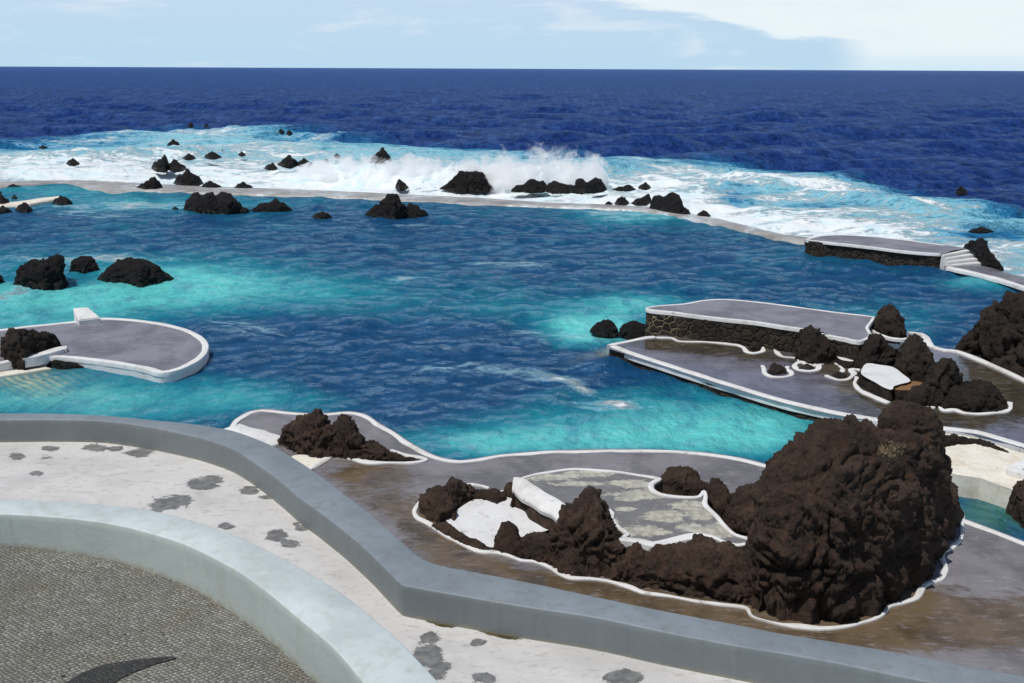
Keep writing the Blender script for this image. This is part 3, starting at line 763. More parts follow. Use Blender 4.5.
lava_rock('largest castle-shaped black rock on the pool rim', [(649, 206), (654, 195.5), (660, 195), (664, 196.5), (668, 194), (673, 192.5), (680, 195), (682, 204), (687, 212)], [(649, 209), (666, 212.5), (680, 214.5), (687, 214)], .05, 1.5, group=SR, amp=.45)
# rock beside the jetty steps and the big one at the right
lava_rock('jagged black rock leaning beside the jetty steps', [(963, 245), (970, 242), (976, 240), (981, 237), (986, 240), (988, 250), (994, 256), (1000, 262), (1004, 268)], [(963, 250), (972, 256), (980, 265.5), (992, 268.5), (1004, 270)], .08, 1.6, 'rock_sea')
lava_rock('massive dark rock at the right edge beyond the terrace', [(954, 348), (957, 341), (965, 335), (972, 329), (983, 315), (992, 308), (1002, 301), (1013, 296), (1025, 293), (1045, 297), (1075, 312), (1105, 340), (1130, 385)], [(954, 350), (978, 357), (1000, 368), (1024, 377), (1060, 392), (1095, 402), (1130, 400)], .2, 1.35, 'rock_mid', amp=.8)

# ------------------------------------------------------------------ sea wall and far jetty
def bandmesh(name, fr, bk, z, zb, mat, parent=None, step=.5, crown=.03, wet=0.5):
    """a thick strip between two surveyed edges"""
    f = smooth_path(PL(fr, z), step); 
    ts = np.linspace(0, 1, 420)
    def resample(path):
        d = np.r_[0, np.cumsum(np.linalg.norm(np.diff(path, axis=0), axis=1))]; d /= d[-1]
        return np.c_[np.interp(ts, d, path[:, 0]), np.interp(ts, d, path[:, 1])]
    # pair edges by azimuth so both edges run together
    b = smooth_path(PL(bk, z), step)
    az = lambda p: np.arctan2(p[:, 0], p[:, 1])
    f2 = resample(f); ab = az(b); o = np.argsort(ab); af = az(f2)
    b2 = np.c_[np.interp(af, ab[o], b[o, 0]), np.interp(af, ab[o], b[o, 1])]
    m = 8; rows = []
    for j in range(m + 1):
        t = j / m; xy = f2 * (1 - t) + b2 * t
        zz = z + crown * math.sin(math.pi * t) + .03 * pnoise(np.c_[xy * .5, np.zeros(len(xy))], 2)
        rows.append(np.c_[xy, zz])
    rows = [np.c_[rows[0][:, :2], np.full(len(ts), zb)]] + rows + [np.c_[rows[-1][:, :2], np.full(len(ts), zb)]]
    V = np.stack(rows, 1); n, k = V.shape[:2]; V = V.reshape(-1, 3)
    idx = np.arange(n * k).reshape(n, k)
    Q = np.stack([idx[:-1, :-1], idx[1:, :-1], idx[1:, 1:], idx[:-1, 1:]], -1).reshape(-1, 4)
    q = np.c_[V[:, :2] * .2, np.zeros(len(V))]
    return mesh_np(name, V, Q, M[mat], parent, True, dict(wet=np.clip(wet + fbm(q, 3, 4), 0, 1)))

def cut(pts, a, b):
    return [p for p in pts if a <= p[0] <= b]
sw = bandmesh('sea_wall', cut(SEAWALL_F, -260, 812), cut(SEAWALL_B, -260, 812), .06, -1.2, 'seawall', wet=.42)
tag(sw, 'long low curved sea wall awash between the pool and the surf', 'sea wall')
sw2 = bandmesh('sea_wall', [(944, 266.5), (1000, 280), (1024, 287.5), (1120, 312), (1300, 360)], [(944, 258), (985, 266), (1005, 272), (1024, 277.5), (1120, 302), (1300, 345)], .10, -1.2, 'deck_mauve')
tag(sw2, 'short grey wall running from the jetty steps to the right edge', 'sea wall')
e2 = smooth_path(PL([(948, 267.5), (975, 273.5), (1000, 280), (1024, 287.3), (1080, 302), (1120, 312)], .12), .3)
ribbon('white_edge', e2, .45, .0, .16, M['white'], sw2, wob=.3)

# small beige ledge at the left, in front of the wall
lz = .12
ledge = bandmesh('stone_ledge', [(-60, 213), (0, 207), (25, 204.5), (45, 201), (60, 198.5)], [(-60, 208), (0, 203), (25, 200.5), (45, 197.5), (60, 196)], lz, -.6, 'cream', wet=.3)
tag(ledge, 'small beige ledge joining dark rocks at the left of the pool', 'ledge')

def slab_thing(name, label, cat, outline_px, z, zb, surf, edge_w=.33, edge_h=.06, side='white', group=None, spacing=.3, wet=None, step=.25, amp=.02, edge_from=None, closed_edge=True, edge_mat='white', sidename='side_wall', mortar=None, seed=0, edge_d=.12, sout=0.0):
    path = smooth_path(PL(outline_px, z), step, True)
    c = path.mean(0)
    root = empty(name, c, z, label, cat, group)
    def at(q):
        d = dict(wet=np.full(len(q), .1), patch=np.zeros(len(q)), moss=np.zeros(len(q)))
        if wet: d.update(wet(q))
        return d
    sheet('deck_surface', path, z, M[surf], root, spacing, at)
    sg = 1 if area(path) > 0 else -1
    if edge_w:
        if edge_from is None: ribbon('white_edge', path, edge_w, z - .12, z + edge_h, M[edge_mat], root, True, .15, seed, off=-sg * (edge_w / 2 - .02))
        else:
            for lst in edge_from:
                pp = smooth_path(PL(lst, z), step)
                ribbon('white_edge', pp, edge_w, z - edge_d, z + edge_h, M[edge_mat], root, False, .15, seed)
    s = skirt(sidename, path, zb, z - (.0 if not edge_w else .04), M[side], root, True, amp, 10, 2.5, seed, sout)
    if mortar is not None:
        me = s.data; a = me.attributes.new('mortar', 'FLOAT', 'POINT')
        co = np.empty(len(me.vertices) * 3, np.float32); me.vertices.foreach_get('co', co)
        a.data.foreach_set('value', mortar(proj(co.reshape(-1, 3))).astype(np.float32))
    return root, path

# far jetty with steps
JZ = .68
jet, jp = slab_thing('stone_jetty', 'far flat stone jetty with white steps at its right end', 'jetty',
    [(806, 240), (835, 243), (866, 246.3), (894, 250), (925, 253), (941, 254), (953, 250.5), (965, 248), (945, 245.3), (913, 241), (878, 237), (840, 234.8), (818, 236.4)],
    JZ, -.8, 'deck_mauve', .18, .02, 'masonry', spacing=.8, amp=.12, sidename='stone_wall', edge_from=[[(806, 240), (835, 243), (866, 246.3), (894, 250), (925, 253), (941, 254)], [(806, 240), (818, 236.6), (840, 235), (878, 237.2), (913, 241.2), (945, 245.5)]])
def box_between(name, quad_xy, z0, z1, mat, parent, bev=.03):
    bm = bmesh.new()
    lo = [bm.verts.new((*p, z0)) for p in quad_xy]; hi = [bm.verts.new((*p, z1)) for p in quad_xy]
    n = len(lo)
    bm.faces.new(hi); bm.faces.new(lo[::-1])
    for i in range(n): bm.faces.new((lo[i], lo[(i + 1) % n], hi[(i + 1) % n], hi[i]))
    bmesh.ops.recalc_face_normals(bm, faces=bm.faces)
    bmesh.ops.bevel(bm, geom=list(bm.edges), offset=bev, segments=2, affect='EDGES', clamp_overlap=True)
    me = bpy.data.meshes.new(name); bm.to_mesh(me); bm.free()
    me.materials.append(mat)
    o = bpy.data.objects.new(name, me); COL.objects.link(o)
    if parent: link(o, parent)
    return o
fa, fb = P(941, 254, JZ), P(952, 267.5, .1)
ba, bb = P(966, 248.5, JZ), P(982, 265.5, .1)
NS = 4
for i in range(NS):
    t0, t1 = i / NS, (i + 1) / NS + .004
    quad = [fa + (fb - fa) * t0, fa + (fb - fa) * t1, ba + (bb - ba) * t1, ba + (bb - ba) * t0]
    box_between('step', quad, -.3, JZ - .03 - (JZ - .12) * i / NS, M['white'], jet)

# ------------------------------------------------------------------ left bathing platform
LZ = .28
lp, lpath = slab_thing('bathing_platform', 'rounded grey bathing platform with white rim in turquoise water', 'platform',
    [(-140, 344), (-60, 336), (0, 330), (25, 327), (77, 321.5), (103, 318.5), (131, 319.7), (164, 324), (187.5, 330), (201.5, 337), (208, 345), (206, 354), (197, 362), (181, 369.5), (161, 373.5), (148, 370), (129, 366), (101, 362), (82, 359.5), (60, 357.5), (30, 358.5), (0, 364), (-60, 374), (-140, 384)],
    LZ, -.7, 'deck_mauve', .24, .03, 'white', spacing=.35, step=.3)
kp = smooth_path(PL([(22, 359), (36, 357), (50, 353), (62, 349.5), (67, 349)], .36), .12)
ribbon('white_kerb', kp, 0.40, .1, LZ + .15, M['white'], lp, wob=.2)
# sloping white block behind the platform
q0 = [P(73, 321, .0), P(92, 321, .0), P(103, 319.5, 0), P(84, 316, 0)]
bm = bmesh.new()
A = [P(74, 320.5, .45), P(88, 318.5, .45)]; 
pa, pb, pc, pd = P(79, 321.5, .45), P(101, 318.8, .45), P(88, 308, .80), P(73, 309, .80)
vb = [bm.verts.new((*p, -.5)) for p in (pa, pb, pc, pd)]
vt = [bm.verts.new((*p, z)) for p, z in zip((pa, pb, pc, pd), (.50, .50, .85, .85))]
bm.faces.new(vt); bm.faces.new(vb[::-1])
for i in range(4): bm.faces.new((vb[i], vb[(i + 1) % 4], vt[(i + 1) % 4], vt[i]))
bmesh.ops.recalc_face_normals(bm, faces=bm.faces)
bmesh.ops.bevel(bm, geom=list(bm.edges), offset=.03, segments=2, affect='EDGES')
me = bpy.data.meshes.new('diving_ramp'); bm.to_mesh(me); bm.free(); me.materials.append(M['white'])
o = bpy.data.objects.new('diving_ramp', me); COL.objects.link(o)
tag(o, 'white sloping ramp block behind the rounded grey platform', 'ramp')
# wet rocky foot under the platform's near edge and sunken steps beside it
lava_rock('thin dark rock ledge under the near rim of the rounded platform', [(30, 358), (38, 359), (55, 360), (72, 362.5), (84, 366)], [(30, 362), (45, 365), (65, 368), (84, 368)], 0, 1.0, 'rock_sea')
st = empty('pool_steps', P(0, 372), 0, 'beige steps sinking into the water below the left platform', 'steps')
for i in range(2):
    a = PL([(-90, 377 + 6 * i), (30 + 14 * i, 361.5 + 5 * i), (38 + 14 * i, 363.5 + 5 * i), (-90, 385 + 6 * i)], 0)
    box_between('step', a, -.5, .05 - .04 * i, M['cream'], st, .02)

# ------------------------------------------------------------------ right lower terrace and stone jetty
RZ = .30
def wetR(q):
    w = .0 + G(q, 720, 350, 110, 11, .75, .1) + G(q, 960, 395, 110, 40, 1.1) + G(q, 870, 395, 30, 14, .6) + G(q, 840, 372, 40, 10, .4) + G(q, 690, 345, 60, 6, .5)
    return dict(wet=np.clip(w - G(q, 940, 365, 14, 25, .9, -.3), 0, 1))
front = [(607, 346.6), (629, 355), (663, 366), (720, 384.5), (780, 402.5), (834, 415), (881, 422), (942, 430), (974, 434), (1000, 441), (1024, 448), (1100, 468), (1200, 498)]
back = [(1200, 452), (1100, 412), (1024, 381), (1009, 374), (998, 369), (980, 361), (956, 352), (945, 351), (931, 347), (926, 339), (921, 334.5), (908, 333), (885, 331), (860, 334), (800, 332), (720, 329), (668, 334), (648, 337.5), (630, 341.5)]
rt, rpath = slab_thing('bathing_terrace', 'wet low terrace with long white edge below the stone jetty', 'terrace',
    front + back, RZ, -.7, 'deck_wet', .28, .025, 'masonry', spacing=.3, step=.3, wet=wetR, amp=.05, sidename='stone_footing', edge_d=.20, sout=-.10,
    edge_from=[[(613, 346.4), (633, 354), (666, 364.8), (722, 382.5), (781, 400.5), (835, 413), (881, 420.5), (942, 428.6), (976, 432.4), (1000, 438.8), (1024, 446), (1100, 466), (1200, 495)]])
ribbon('thin_edge', smooth_path(PL([(609, 346), (630, 341.6), (648, 338), (655, 337.5)], RZ), .2), .22, RZ - .1, RZ + .04, M['white'], rt)
ribbon('thin_edge', smooth_path(PL([(908, 333.5), (921, 334.8), (926, 339), (931, 347), (945, 351), (956, 352), (980, 361), (998, 369), (1009, 374), (1024, 381), (1100, 412)], RZ), .25), .24, RZ - .1, RZ + .06, M['white'], rt)

UZ = 1.22
def mort(q): return np.clip(G(q, 662, 325, 22, 30, 1.1), 0, .85)
uj, upath = slab_thing('stone_jetty', 'raised flat-topped jetty of dark lava masonry with white rim', 'jetty',
    [(646, 309), (678, 313), (717, 318), (759, 322.5), (780, 326), (804, 329.5), (826, 335), (845, 338.5), (859, 341.5), (871, 336), (868, 328), (874, 319), (874, 317), (837, 312.5), (779, 304.8), (744, 300.8), (720, 299.2), (701, 301), (684, 304), (658, 306)],
    UZ, -.6, 'deck_mauve', .11, .02, 'masonry', spacing=.35, step=.2, amp=.09, sidename='stone_wall', mortar=mort, seed=4,
    wet=lambda q: dict(wet=np.full(len(q), .05)))

# painted kerbs on the terrace
KG = 'white painted kerbs on the lower terrace'
def kerb(label, pts, z, w=.16, h=.07, closed=False, group=None, name='painted_kerb', jit=.035, step=.07):
    p = smooth_path(PL(pts, z), step, closed, jit, hash_str(label) % 50)
    o = ribbon(name, p, w * .82, z - .08, z + h * .55, M['white'], None, closed, .65, hash_str(label) % 90)
    c = p.mean(0); me = o.data
    me.transform(Matrix.Translation((-c[0], -c[1], -z))); o.location = (c[0], c[1], z)
    return tag(o, label, 'kerb', group)
kerb('wavy white kerb along the foot of the lava masonry jetty', [(656, 338), (672, 338.5), (679, 341.5), (700, 342), (720, 343.5), (736, 345.5), (743, 348), (747, 352), (754, 353.5), (762, 351.5), (765, 347.5), (773, 349.5), (783, 357), (797, 358.5), (803, 363), (815, 366), (824, 364), (833, 362.5), (843, 370), (837, 376)], RZ, .17, .06, group=KG)
kerb('white kerb ring around the lone rock on the wet terrace', [(763, 366), (765, 374), (771, 377), (783, 377.5), (791, 375.5), (791, 372), (787, 369.5), (788, 367)], RZ, .17, .06, group=KG)
kerb('oval white kerb ring near the jetty foot', [(794, 366), (799, 370), (809, 371.5), (818, 369.5), (818, 365.5), (812, 362.5), (803, 362)], RZ, .17, .06, True, KG)
kerb('slanted diamond-shaped white kerb left of the white patch', [(826, 376), (838, 380), (848, 379.5), (853, 374), (851, 370), (858, 369.5), (862, 371)], RZ, .17, .06, group=KG)
kerb('curved white kerb below the raised white patch', [(857, 378), (854.5, 384), (858, 389), (866, 394), (878, 399.5), (889, 403.5)], RZ, .20, .08, group=KG)
kerb('scalloped white kerb in front of the low wet boulder', [(922, 407), (931, 408), (937, 406.8), (944, 411), (955, 410.5), (964, 413.5), (978, 414.5), (992, 413.5), (1004, 412), (1010.5, 409), (1010, 403)], RZ, .18, .07, group=KG)
kerb('short white kerb at the foot of the cone-shaped rock', [(866, 326), (870, 330), (878, 334), (888, 338), (900, 339.5), (907, 339)], RZ + .6, .16, .06, group=KG)
rockbox('small dark rock inside the open white kerb ring', 766, 788, 361.5, 375, .4, RZ, .5, 'rock_mid', .2)
rockbox('low dark mound inside the oval white kerb ring', 797, 816, 363, 370.5, .5, RZ, .45, 'rock_mid', .2)
rockbox('low dark mound inside the slanted white kerb', 830, 849, 370.5, 378.5, .5, RZ, .4, 'rock_mid', .2)
rockbox('small rock bulging from the jetty foot behind wavy kerb', 747, 762, 341, 351, .5, RZ, .9, 'rock_mid', .2)

# rocks at the jetty's ends
lava_rock('rounded black rock off the left end of the masonry jetty', [(590, 329), (596, 324), (603, 320.5), (611, 321), (617, 326), (619, 333)], [(590, 331), (604, 335), (619, 334.5)], 0, 1.1, 'rock_sea')
lava_rock('low black rock touching the left end of the masonry jetty', [(618, 332), (624, 325), (632, 321.5), (640, 322), (648, 326), (652, 336)], [(618, 334.5), (632, 337), (652, 338)], 0, 1.0, 'rock_sea')
lava_rock('cone-shaped dark rock behind the end of the masonry jetty', [(866, 327), (870, 321), (876, 318), (882, 310), (889, 303.5), (896, 308), (903, 320), (908, 338)], [(866, 329), (880, 335), (895, 339), (908, 339)], .8, 1.5, 'rock_mid', amp=.8)
lava_rock('rounded dark rock at the near foot of the jetty end', [(852, 366), (855, 350), (862, 342), (870, 338), (879, 335), (888, 344), (896, 349), (902, 362)], [(852, 368), (870, 372), (888, 370), (902, 366)], RZ, 1.3, 'rock_mid', amp=.8)
lava_rock('upright pyramid rock between white patch and water', [(891, 370), (897, 360), (902, 350), (908, 338), (916, 334.5), (924, 339), (930, 348), (936, 364), (938, 374)], [(891, 372), (906, 380), (922, 383), (938, 380)], RZ, 1.6, 'rock_mid', amp=.8)
lava_rock('spiky dark rock cluster behind the low wet boulder', [(922, 385), (926, 372), (931, 366), (938, 364), (943, 357.5), (950, 358.5), (955, 366), (960, 374), (966, 384)], [(920, 400), (935, 404), (950, 402), (966, 394)], RZ, 1.5, 'rock_mid', amp=.9)
lava_rock('shaded rock lump right of the raised white patch', [(903, 398), (908, 391), (916, 386), (926, 384), (936, 388), (944, 396)], [(903, 404), (920, 408), (944, 408)], RZ, 1.0, 'rock_mid')
lava_rock('low wet boulder behind the scalloped white kerb', [(940, 402), (948, 393), (957, 387), (970, 382.5), (983, 381.5), (994, 387), (1003, 395), (1009, 408)], [(940, 408), (955, 409), (975, 413), (995, 412), (1009, 410)], RZ, .9, 'rock_mid', amp=.7)
lava_rock('dark rock built into the masonry jetty wall', [(795, 358), (797, 338), (802, 331), (808, 328), (817, 330), (826, 335.5), (831, 345), (840, 358)], [(795, 360), (808, 364), (825, 365), (840, 363)], RZ, 1.5, 'rock_mid', amp=.8)
lava_rock('low stony bank below the jetty end beside small white patch', [(826, 346), (834, 341), (845, 341), (856, 343), (862, 350)], [(826, 352), (840, 355), (862, 356)], RZ + .1, 1.0, 'rock_mid', amp=.8)

def plinth(name, label, cat, outline_px, z, zb, top, sidemat, rim=0.0, amp=.08, spacing=.12, wet=None, seed=0, sidename='stone_side', step=.1, zf=None):
    path = smooth_path(PL(outline_px, z), step, True, .015, seed)
    root = empty(name, path.mean(0), zb, label, cat)
    def at(q):
        d = dict(patch=np.zeros(len(q)), moss=np.zeros(len(q)), wet=np.zeros(len(q)))
        if wet: d.update(wet(q))
        return d
    sheet('painted_surface', path, z, M[top], root, spacing, at, .03, zf)
    skirt(sidename, path, zb, z, M[sidemat], root, True, amp, 10, 3, seed, .03, zf)
    return root, path
plinth('painted_slab', 'raised white painted patch ringed by dark rocks on the terrace', 'slab', [(861, 374), (862.5, 367), (868.5, 363.2), (880, 365), (892, 367), (903, 374), (910, 381), (900, 384), (894, 386), (890, 389.5), (875, 382)], .66, .2, 'patchwhite', 'rock_mid', seed=5, amp=.13)
plinth('painted_slab', 'small pale painted patch squeezed between two terrace rocks', 'slab', [(836, 354), (841, 353), (852, 353.5), (853, 361), (845, 360.5), (839, 358.5)], .55, .2, 'patchwhite', 'rock_mid', seed=6, spacing=.1)
plinth('stone_ledge', 'orange-brown damp ledge beside the raised white patch', 'ledge', [(893, 386.5), (903, 382.5), (912, 381), (922, 382.5), (921, 387), (910, 390), (896, 389.5)], .60, .2, 'ochre', 'rock_mid', seed=8)

# cream quay at the right
qz = .50
qd, qpath = plinth('concrete_quay', 'cream weathered quay with a sunlit face above green water', 'quay', [(890, 430), (942, 433), (974, 437), (1000, 446), (1024, 453), (1110, 470), (1110, 526), (1040, 499), (1012, 489.2), (1009.5, 488.2), (983, 478.6), (980.5, 477.8), (956, 474.4), (953, 473.5), (890, 456)], qz, -.7, 'cream', 'cream', amp=.015, spacing=.2, sidename='quay_face', seed=9)
lava_rock('crumbly dark rock rim under the white terrace edge', [(938, 447), (944, 436), (955, 434.5), (966, 438), (976, 439), (984, 440), (995, 445), (1010, 452)], [(938, 449), (955, 446), (975, 445), (1010, 454)], qz - .02, .8, 'rock_mid')
c2, _ = slab_thing('bathing_platform', 'grey platform corner with white rim cut by the right edge', 'platform', [(1007, 470), (1024, 461), (1100, 440), (1160, 452), (1160, 515), (1090, 500), (1040, 481), (1020, 474)], .62, -.6, 'deck_mauve', .28, .04, 'white', spacing=.3, step=.12)
lava_rock('dark brown rock face at the right edge above green water', [(1006, 508), (1009, 492), (1014, 484), (1024, 480), (1045, 482), (1075, 495), (1090, 520)], [(1006, 511), (1024, 530), (1055, 545), (1090, 545)], -.02, 1.6, 'rock', amp=.5)

# ------------------------------------------------------------------ near pool deck
DZ = .45
WALL_O = [(-260, 424), (-120, 415), (-40, 413), (0, 413), (50, 413.3), (100, 415), (150, 419.5), (200, 424.6), (233, 430.5), (267, 443), (290, 455.5), (312, 469.5), (342, 492), (367, 510.5), (390, 531), (408, 547), (418, 555.5), (430, 562), (445, 566), (470, 571), (510, 578.5), (550, 586.5), (634, 604.5), (690, 615.5), (742, 625), (782, 633), (835, 641.5), (882, 649), (949, 662), (1024, 676), (1120, 694), (1260, 722)]
WALL_I = [(-260, 432), (-120, 422), (-40, 420), (0, 419.8), (50, 419.5), (100, 420.6), (147, 426.5), (200, 437.5), (233, 449), (267, 471), (284, 484), (300, 498), (320, 512), (350, 535.5), (372, 555), (390, 573), (400, 583), (403, 585), (440, 592), (500, 602.5), (545, 609.5), (600, 618), (670, 633), (742, 646.5), (782, 653), (835, 662.5), (882, 672), (936, 683), (1024, 700), (1120, 720), (1260, 750)]
WZ, FZ = 2.6, 2.08
wo = smooth_path(PL(WALL_O, WZ), .1); wi = smooth_path(PL(WALL_I, WZ), .1)

def arc(path, n):
    d = np.r_[0, np.cumsum(np.linalg.norm(np.diff(path, axis=0), axis=1))]; t = np.linspace(0, d[-1], n)
    return np.c_[np.interp(t, d, path[:, 0]), np.interp(t, d, path[:, 1])]
def pair(o, i, n=900):
    """for evenly spaced points of the inner edge find the partner on the outer edge (nearest, kept in order)"""
    a = arc(i, n); b = arc(o, n * 3)
    d = ((a[:, None, :] - b[None]) ** 2).sum(-1); j = d.argmin(1); j = np.maximum.accumulate(j)
    j = np.convolve(np.pad(j.astype(float), 5, 'edge'), np.ones(11) / 11, 'valid')
    return a, np.c_[np.interp(j, np.arange(len(b)), b[:, 0]), np.interp(j, np.arange(len(b)), b[:, 1])]
def parapet(name, label, o, i, ztop, zin, zout, mat):
    a, b = pair(o, i); n = len(a)
    e = (b - a) / np.linalg.norm(b - a, axis=1, keepdims=True)
    r = .025
    cols = []; low = []
    zi = zin(a) if callable(zin) else np.full(n, zin)
    face = []
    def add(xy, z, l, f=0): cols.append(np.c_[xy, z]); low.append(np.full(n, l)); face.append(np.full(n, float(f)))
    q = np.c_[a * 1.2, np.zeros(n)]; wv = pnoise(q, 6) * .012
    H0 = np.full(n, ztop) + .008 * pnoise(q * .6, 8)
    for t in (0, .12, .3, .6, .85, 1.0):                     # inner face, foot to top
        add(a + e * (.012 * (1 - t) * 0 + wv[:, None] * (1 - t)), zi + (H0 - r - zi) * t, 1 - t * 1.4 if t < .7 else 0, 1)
    add(a + e * r * .3, H0 - r * .3, 0); add(a + e * r, H0, 0)
    add((a + b) / 2, H0 + .004, 0)
    add(b - e * r, H0, 0); add(b - e * r * .3, H0 - r * .3, 0); add(b, H0 - r, 0)
    add(b, np.full(n, zout), .0)
    sl = np.r_[0, np.cumsum(np.linalg.norm(np.diff(a, axis=0), axis=1))]
    jt = (np.abs((sl + .9) % 3.4 - 1.7) < sl[-1] / n * .55).astype(float)[:, None] * np.ones((1, len(cols)))
    V = np.stack(cols, 1); k = V.shape[1]; V = V.reshape(-1, 3); low = np.stack(low, 1).ravel(); face = np.stack(face, 1).ravel()
    idx = np.arange(n * k).reshape(n, k)
    Q = np.stack([idx[:-1, :-1], idx[1:, :-1], idx[1:, 1:], idx[:-1, 1:]], -1).reshape(-1, 4)
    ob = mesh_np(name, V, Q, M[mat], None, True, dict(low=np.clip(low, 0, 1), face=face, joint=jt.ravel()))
    return tag(ob, label, 'wall')
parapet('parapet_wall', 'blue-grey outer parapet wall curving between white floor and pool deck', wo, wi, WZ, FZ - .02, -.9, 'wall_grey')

IN_O = [(-260, 512), (-100, 502), (0, 499.5), (67, 501.5), (134, 507.6), (174, 515), (234, 534.5), (284, 558.5), (320, 579), (342, 593), (372, 617), (400, 641), (440, 683), (475, 722), (520, 780)]
IN_I = [(-260, 530), (-100, 517), (0, 513.8), (50, 516.5), (100, 521.8), (134, 528.6), (184, 543.5), (234, 568.5), (267, 591.5), (300, 619), (334, 648), (360, 678), (388, 715), (420, 770)]
io = smooth_path(PL(IN_O, WZ), .1); ii = smooth_path(PL(IN_I, WZ), .1)
xa, xb_ = P(0, 514, WZ)[0], P(230, 565, WZ)[0]
def plaza_z(xy): return np.interp(np.asarray(xy)[:, 0], [xa - 8, xa, xb_, xb_ + 8], [2.04, 2.0, 1.78, 1.76])
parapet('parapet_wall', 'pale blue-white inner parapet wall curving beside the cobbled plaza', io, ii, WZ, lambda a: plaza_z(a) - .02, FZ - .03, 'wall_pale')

# floor strip between the walls
_, mo = pair(wo, wi); mi = (pair(wo, wi)[0] + mo) / 2
_, no = pair(io, ii); ni = (pair(io, ii)[0] + no) / 2
strip = np.vstack([mi[::6], ni[::-1][::6]])
def patches(q):
    p = np.zeros(len(q))
    for a in [(140, 452.5, 17, 5.5), (95, 448, 14, 4), (52, 449, 10, 3), (17, 456, 9, 4), (36, 473.5, 8, 3), (203, 484, 16, 7), (214, 480, 10, 5), (172, 502.5, 25, 7.5, 1, -.15), (249, 491, 9, 4), (267, 497, 8, 3), (227, 525.5, 8, 4.5), (297, 523, 6, 4), (277, 535, 10, 6), (302, 527.5, 9, 4), (290, 544, 9, 4),
              (430, 637, 10, 9), (427, 655, 16, 14), (438, 670, 14, 10), (484, 678, 14, 7), (478, 642, 8, 4), (624, 677, 20, 7), (46, 457, 14, 4, .5), (115, 449, 10, 3), (600, 690, 14, 6)]:
        x = list(a) + [1.0, 0.0][len(a) - 4:]
        p = np.maximum(p, G(q, x[0], x[1], x[2] * 1.15, x[3] * 1.15, x[4] * .95, x[5]))
    m = np.maximum(G(q, 442, 622, 22, 6, .95, .15), G(q, 500, 634, 32, 5, .9, .2))
    m = np.maximum(m, G(q, 345, 560, 40, 3, .35, .8)) 
    return dict(patch=p, moss=m)
fl = sheet('terrace_floor', strip, FZ, M['floor_white'], None, .06, patches, .012)
tag(fl, kind='structure')

# cobbled plaza and its dark inlay
pz = np.vstack([ni[::6], np.array([P(470, 860, 1.8), P(-260, 860, 1.8)])])
cb = sheet('cobble_pavement', pz, 0, M['cobble'], None, .12, None, .012, plaza_z); tag(cb, kind='structure')
cres = [(176, 650.5), (150, 652.5), (125, 656), (100, 662), (80, 670.5), (62, 682), (48, 696), (40, 712), (80, 712), (92, 696), (106, 683), (122, 672), (142, 662.5), (160, 656)]
cp = np.array([P(x, y, 1.93) for x, y in cres]); cp = smooth_path(list(cp), .06, True)
cz = sheet('pavement_inlay', cp, 0, M['cobble_dark'], None, .06, None, .0, lambda v: plaza_z(v) + .016); tag(cz, kind='structure')

# deck sheet: water edge, then back along the wall
edge_px = [(228, 428), (234, 419.5), (247, 411.5), (262, 408.5), (290, 411.5), (320, 413), (350, 411), (366, 414), (380, 423), (395, 431.5), (410, 441.5), (425, 450), (440, 456.5), (460, 460), (500, 454), (550, 450), (600, 449), (650, 449), (700, 451.5), (740, 457), (770, 464.5), (820, 479), (890, 498), (962, 517.5), (1024, 541), (1100, 572), (1200, 618)]
dedge = smooth_path(PL(edge_px, DZ), .2)
wallmid = mi[::-1]; qpx = proj(np.c_[wallmid, np.full(len(wallmid), WZ)])
wsel = wallmid[qpx[:, 0] > 262][::5]
nearl = np.array(PL([(276, 446.5), (252, 440), (238, 435.5)], DZ))
dpoly = np.vstack([dedge, wsel, nearl])
def deckwet(q):
    w = .18 + G(q, 395, 495, 75, 25, .42, .5) + G(q, 470, 560, 60, 14, .5, .3) + G(q, 620, 600, 130, 18, .95, .15) + G(q, 840, 622, 110, 26, 1.1, .05) + G(q, 375, 472, 45, 7, .6) + G(q, 1000, 620, 70, 30, .55) + G(q, 930, 600, 30, 25, .5) + G(q, 420, 530, 50, 14, .25, .5)
    w -= G(q, 600, 460, 200, 14, .3) + G(q, 960, 560, 60, 22, .35) + G(q, 300, 420, 80, 14, .4)
    return dict(wet=np.clip(w, 0, 1))
dk = sheet('pool_deck', dpoly, DZ, M['deck'], None, .16, deckwet, .012); tag(dk, kind='structure')
rim = smooth_path(PL([(x, y + 1.2) for x, y in edge_px], DZ), .15)
ribbon('white_edge', rim, .16, -.15, DZ + .025, M['white'], dk, False, .25, 3, off=.10)
near_edge = smooth_path(PL([(231, 428.5), (238, 431), (252, 436), (268, 441), (280, 445)], DZ), .12)
ribbon('white_edge', near_edge, .62, -.05, DZ + .06, M['white'], dk, False, .3, 4)
skirt('deck_side', np.vstack([nearl[::1], dedge]), -.8, DZ - .03, M['masonry'], dk, False, .03, 8, 2.5, 3)

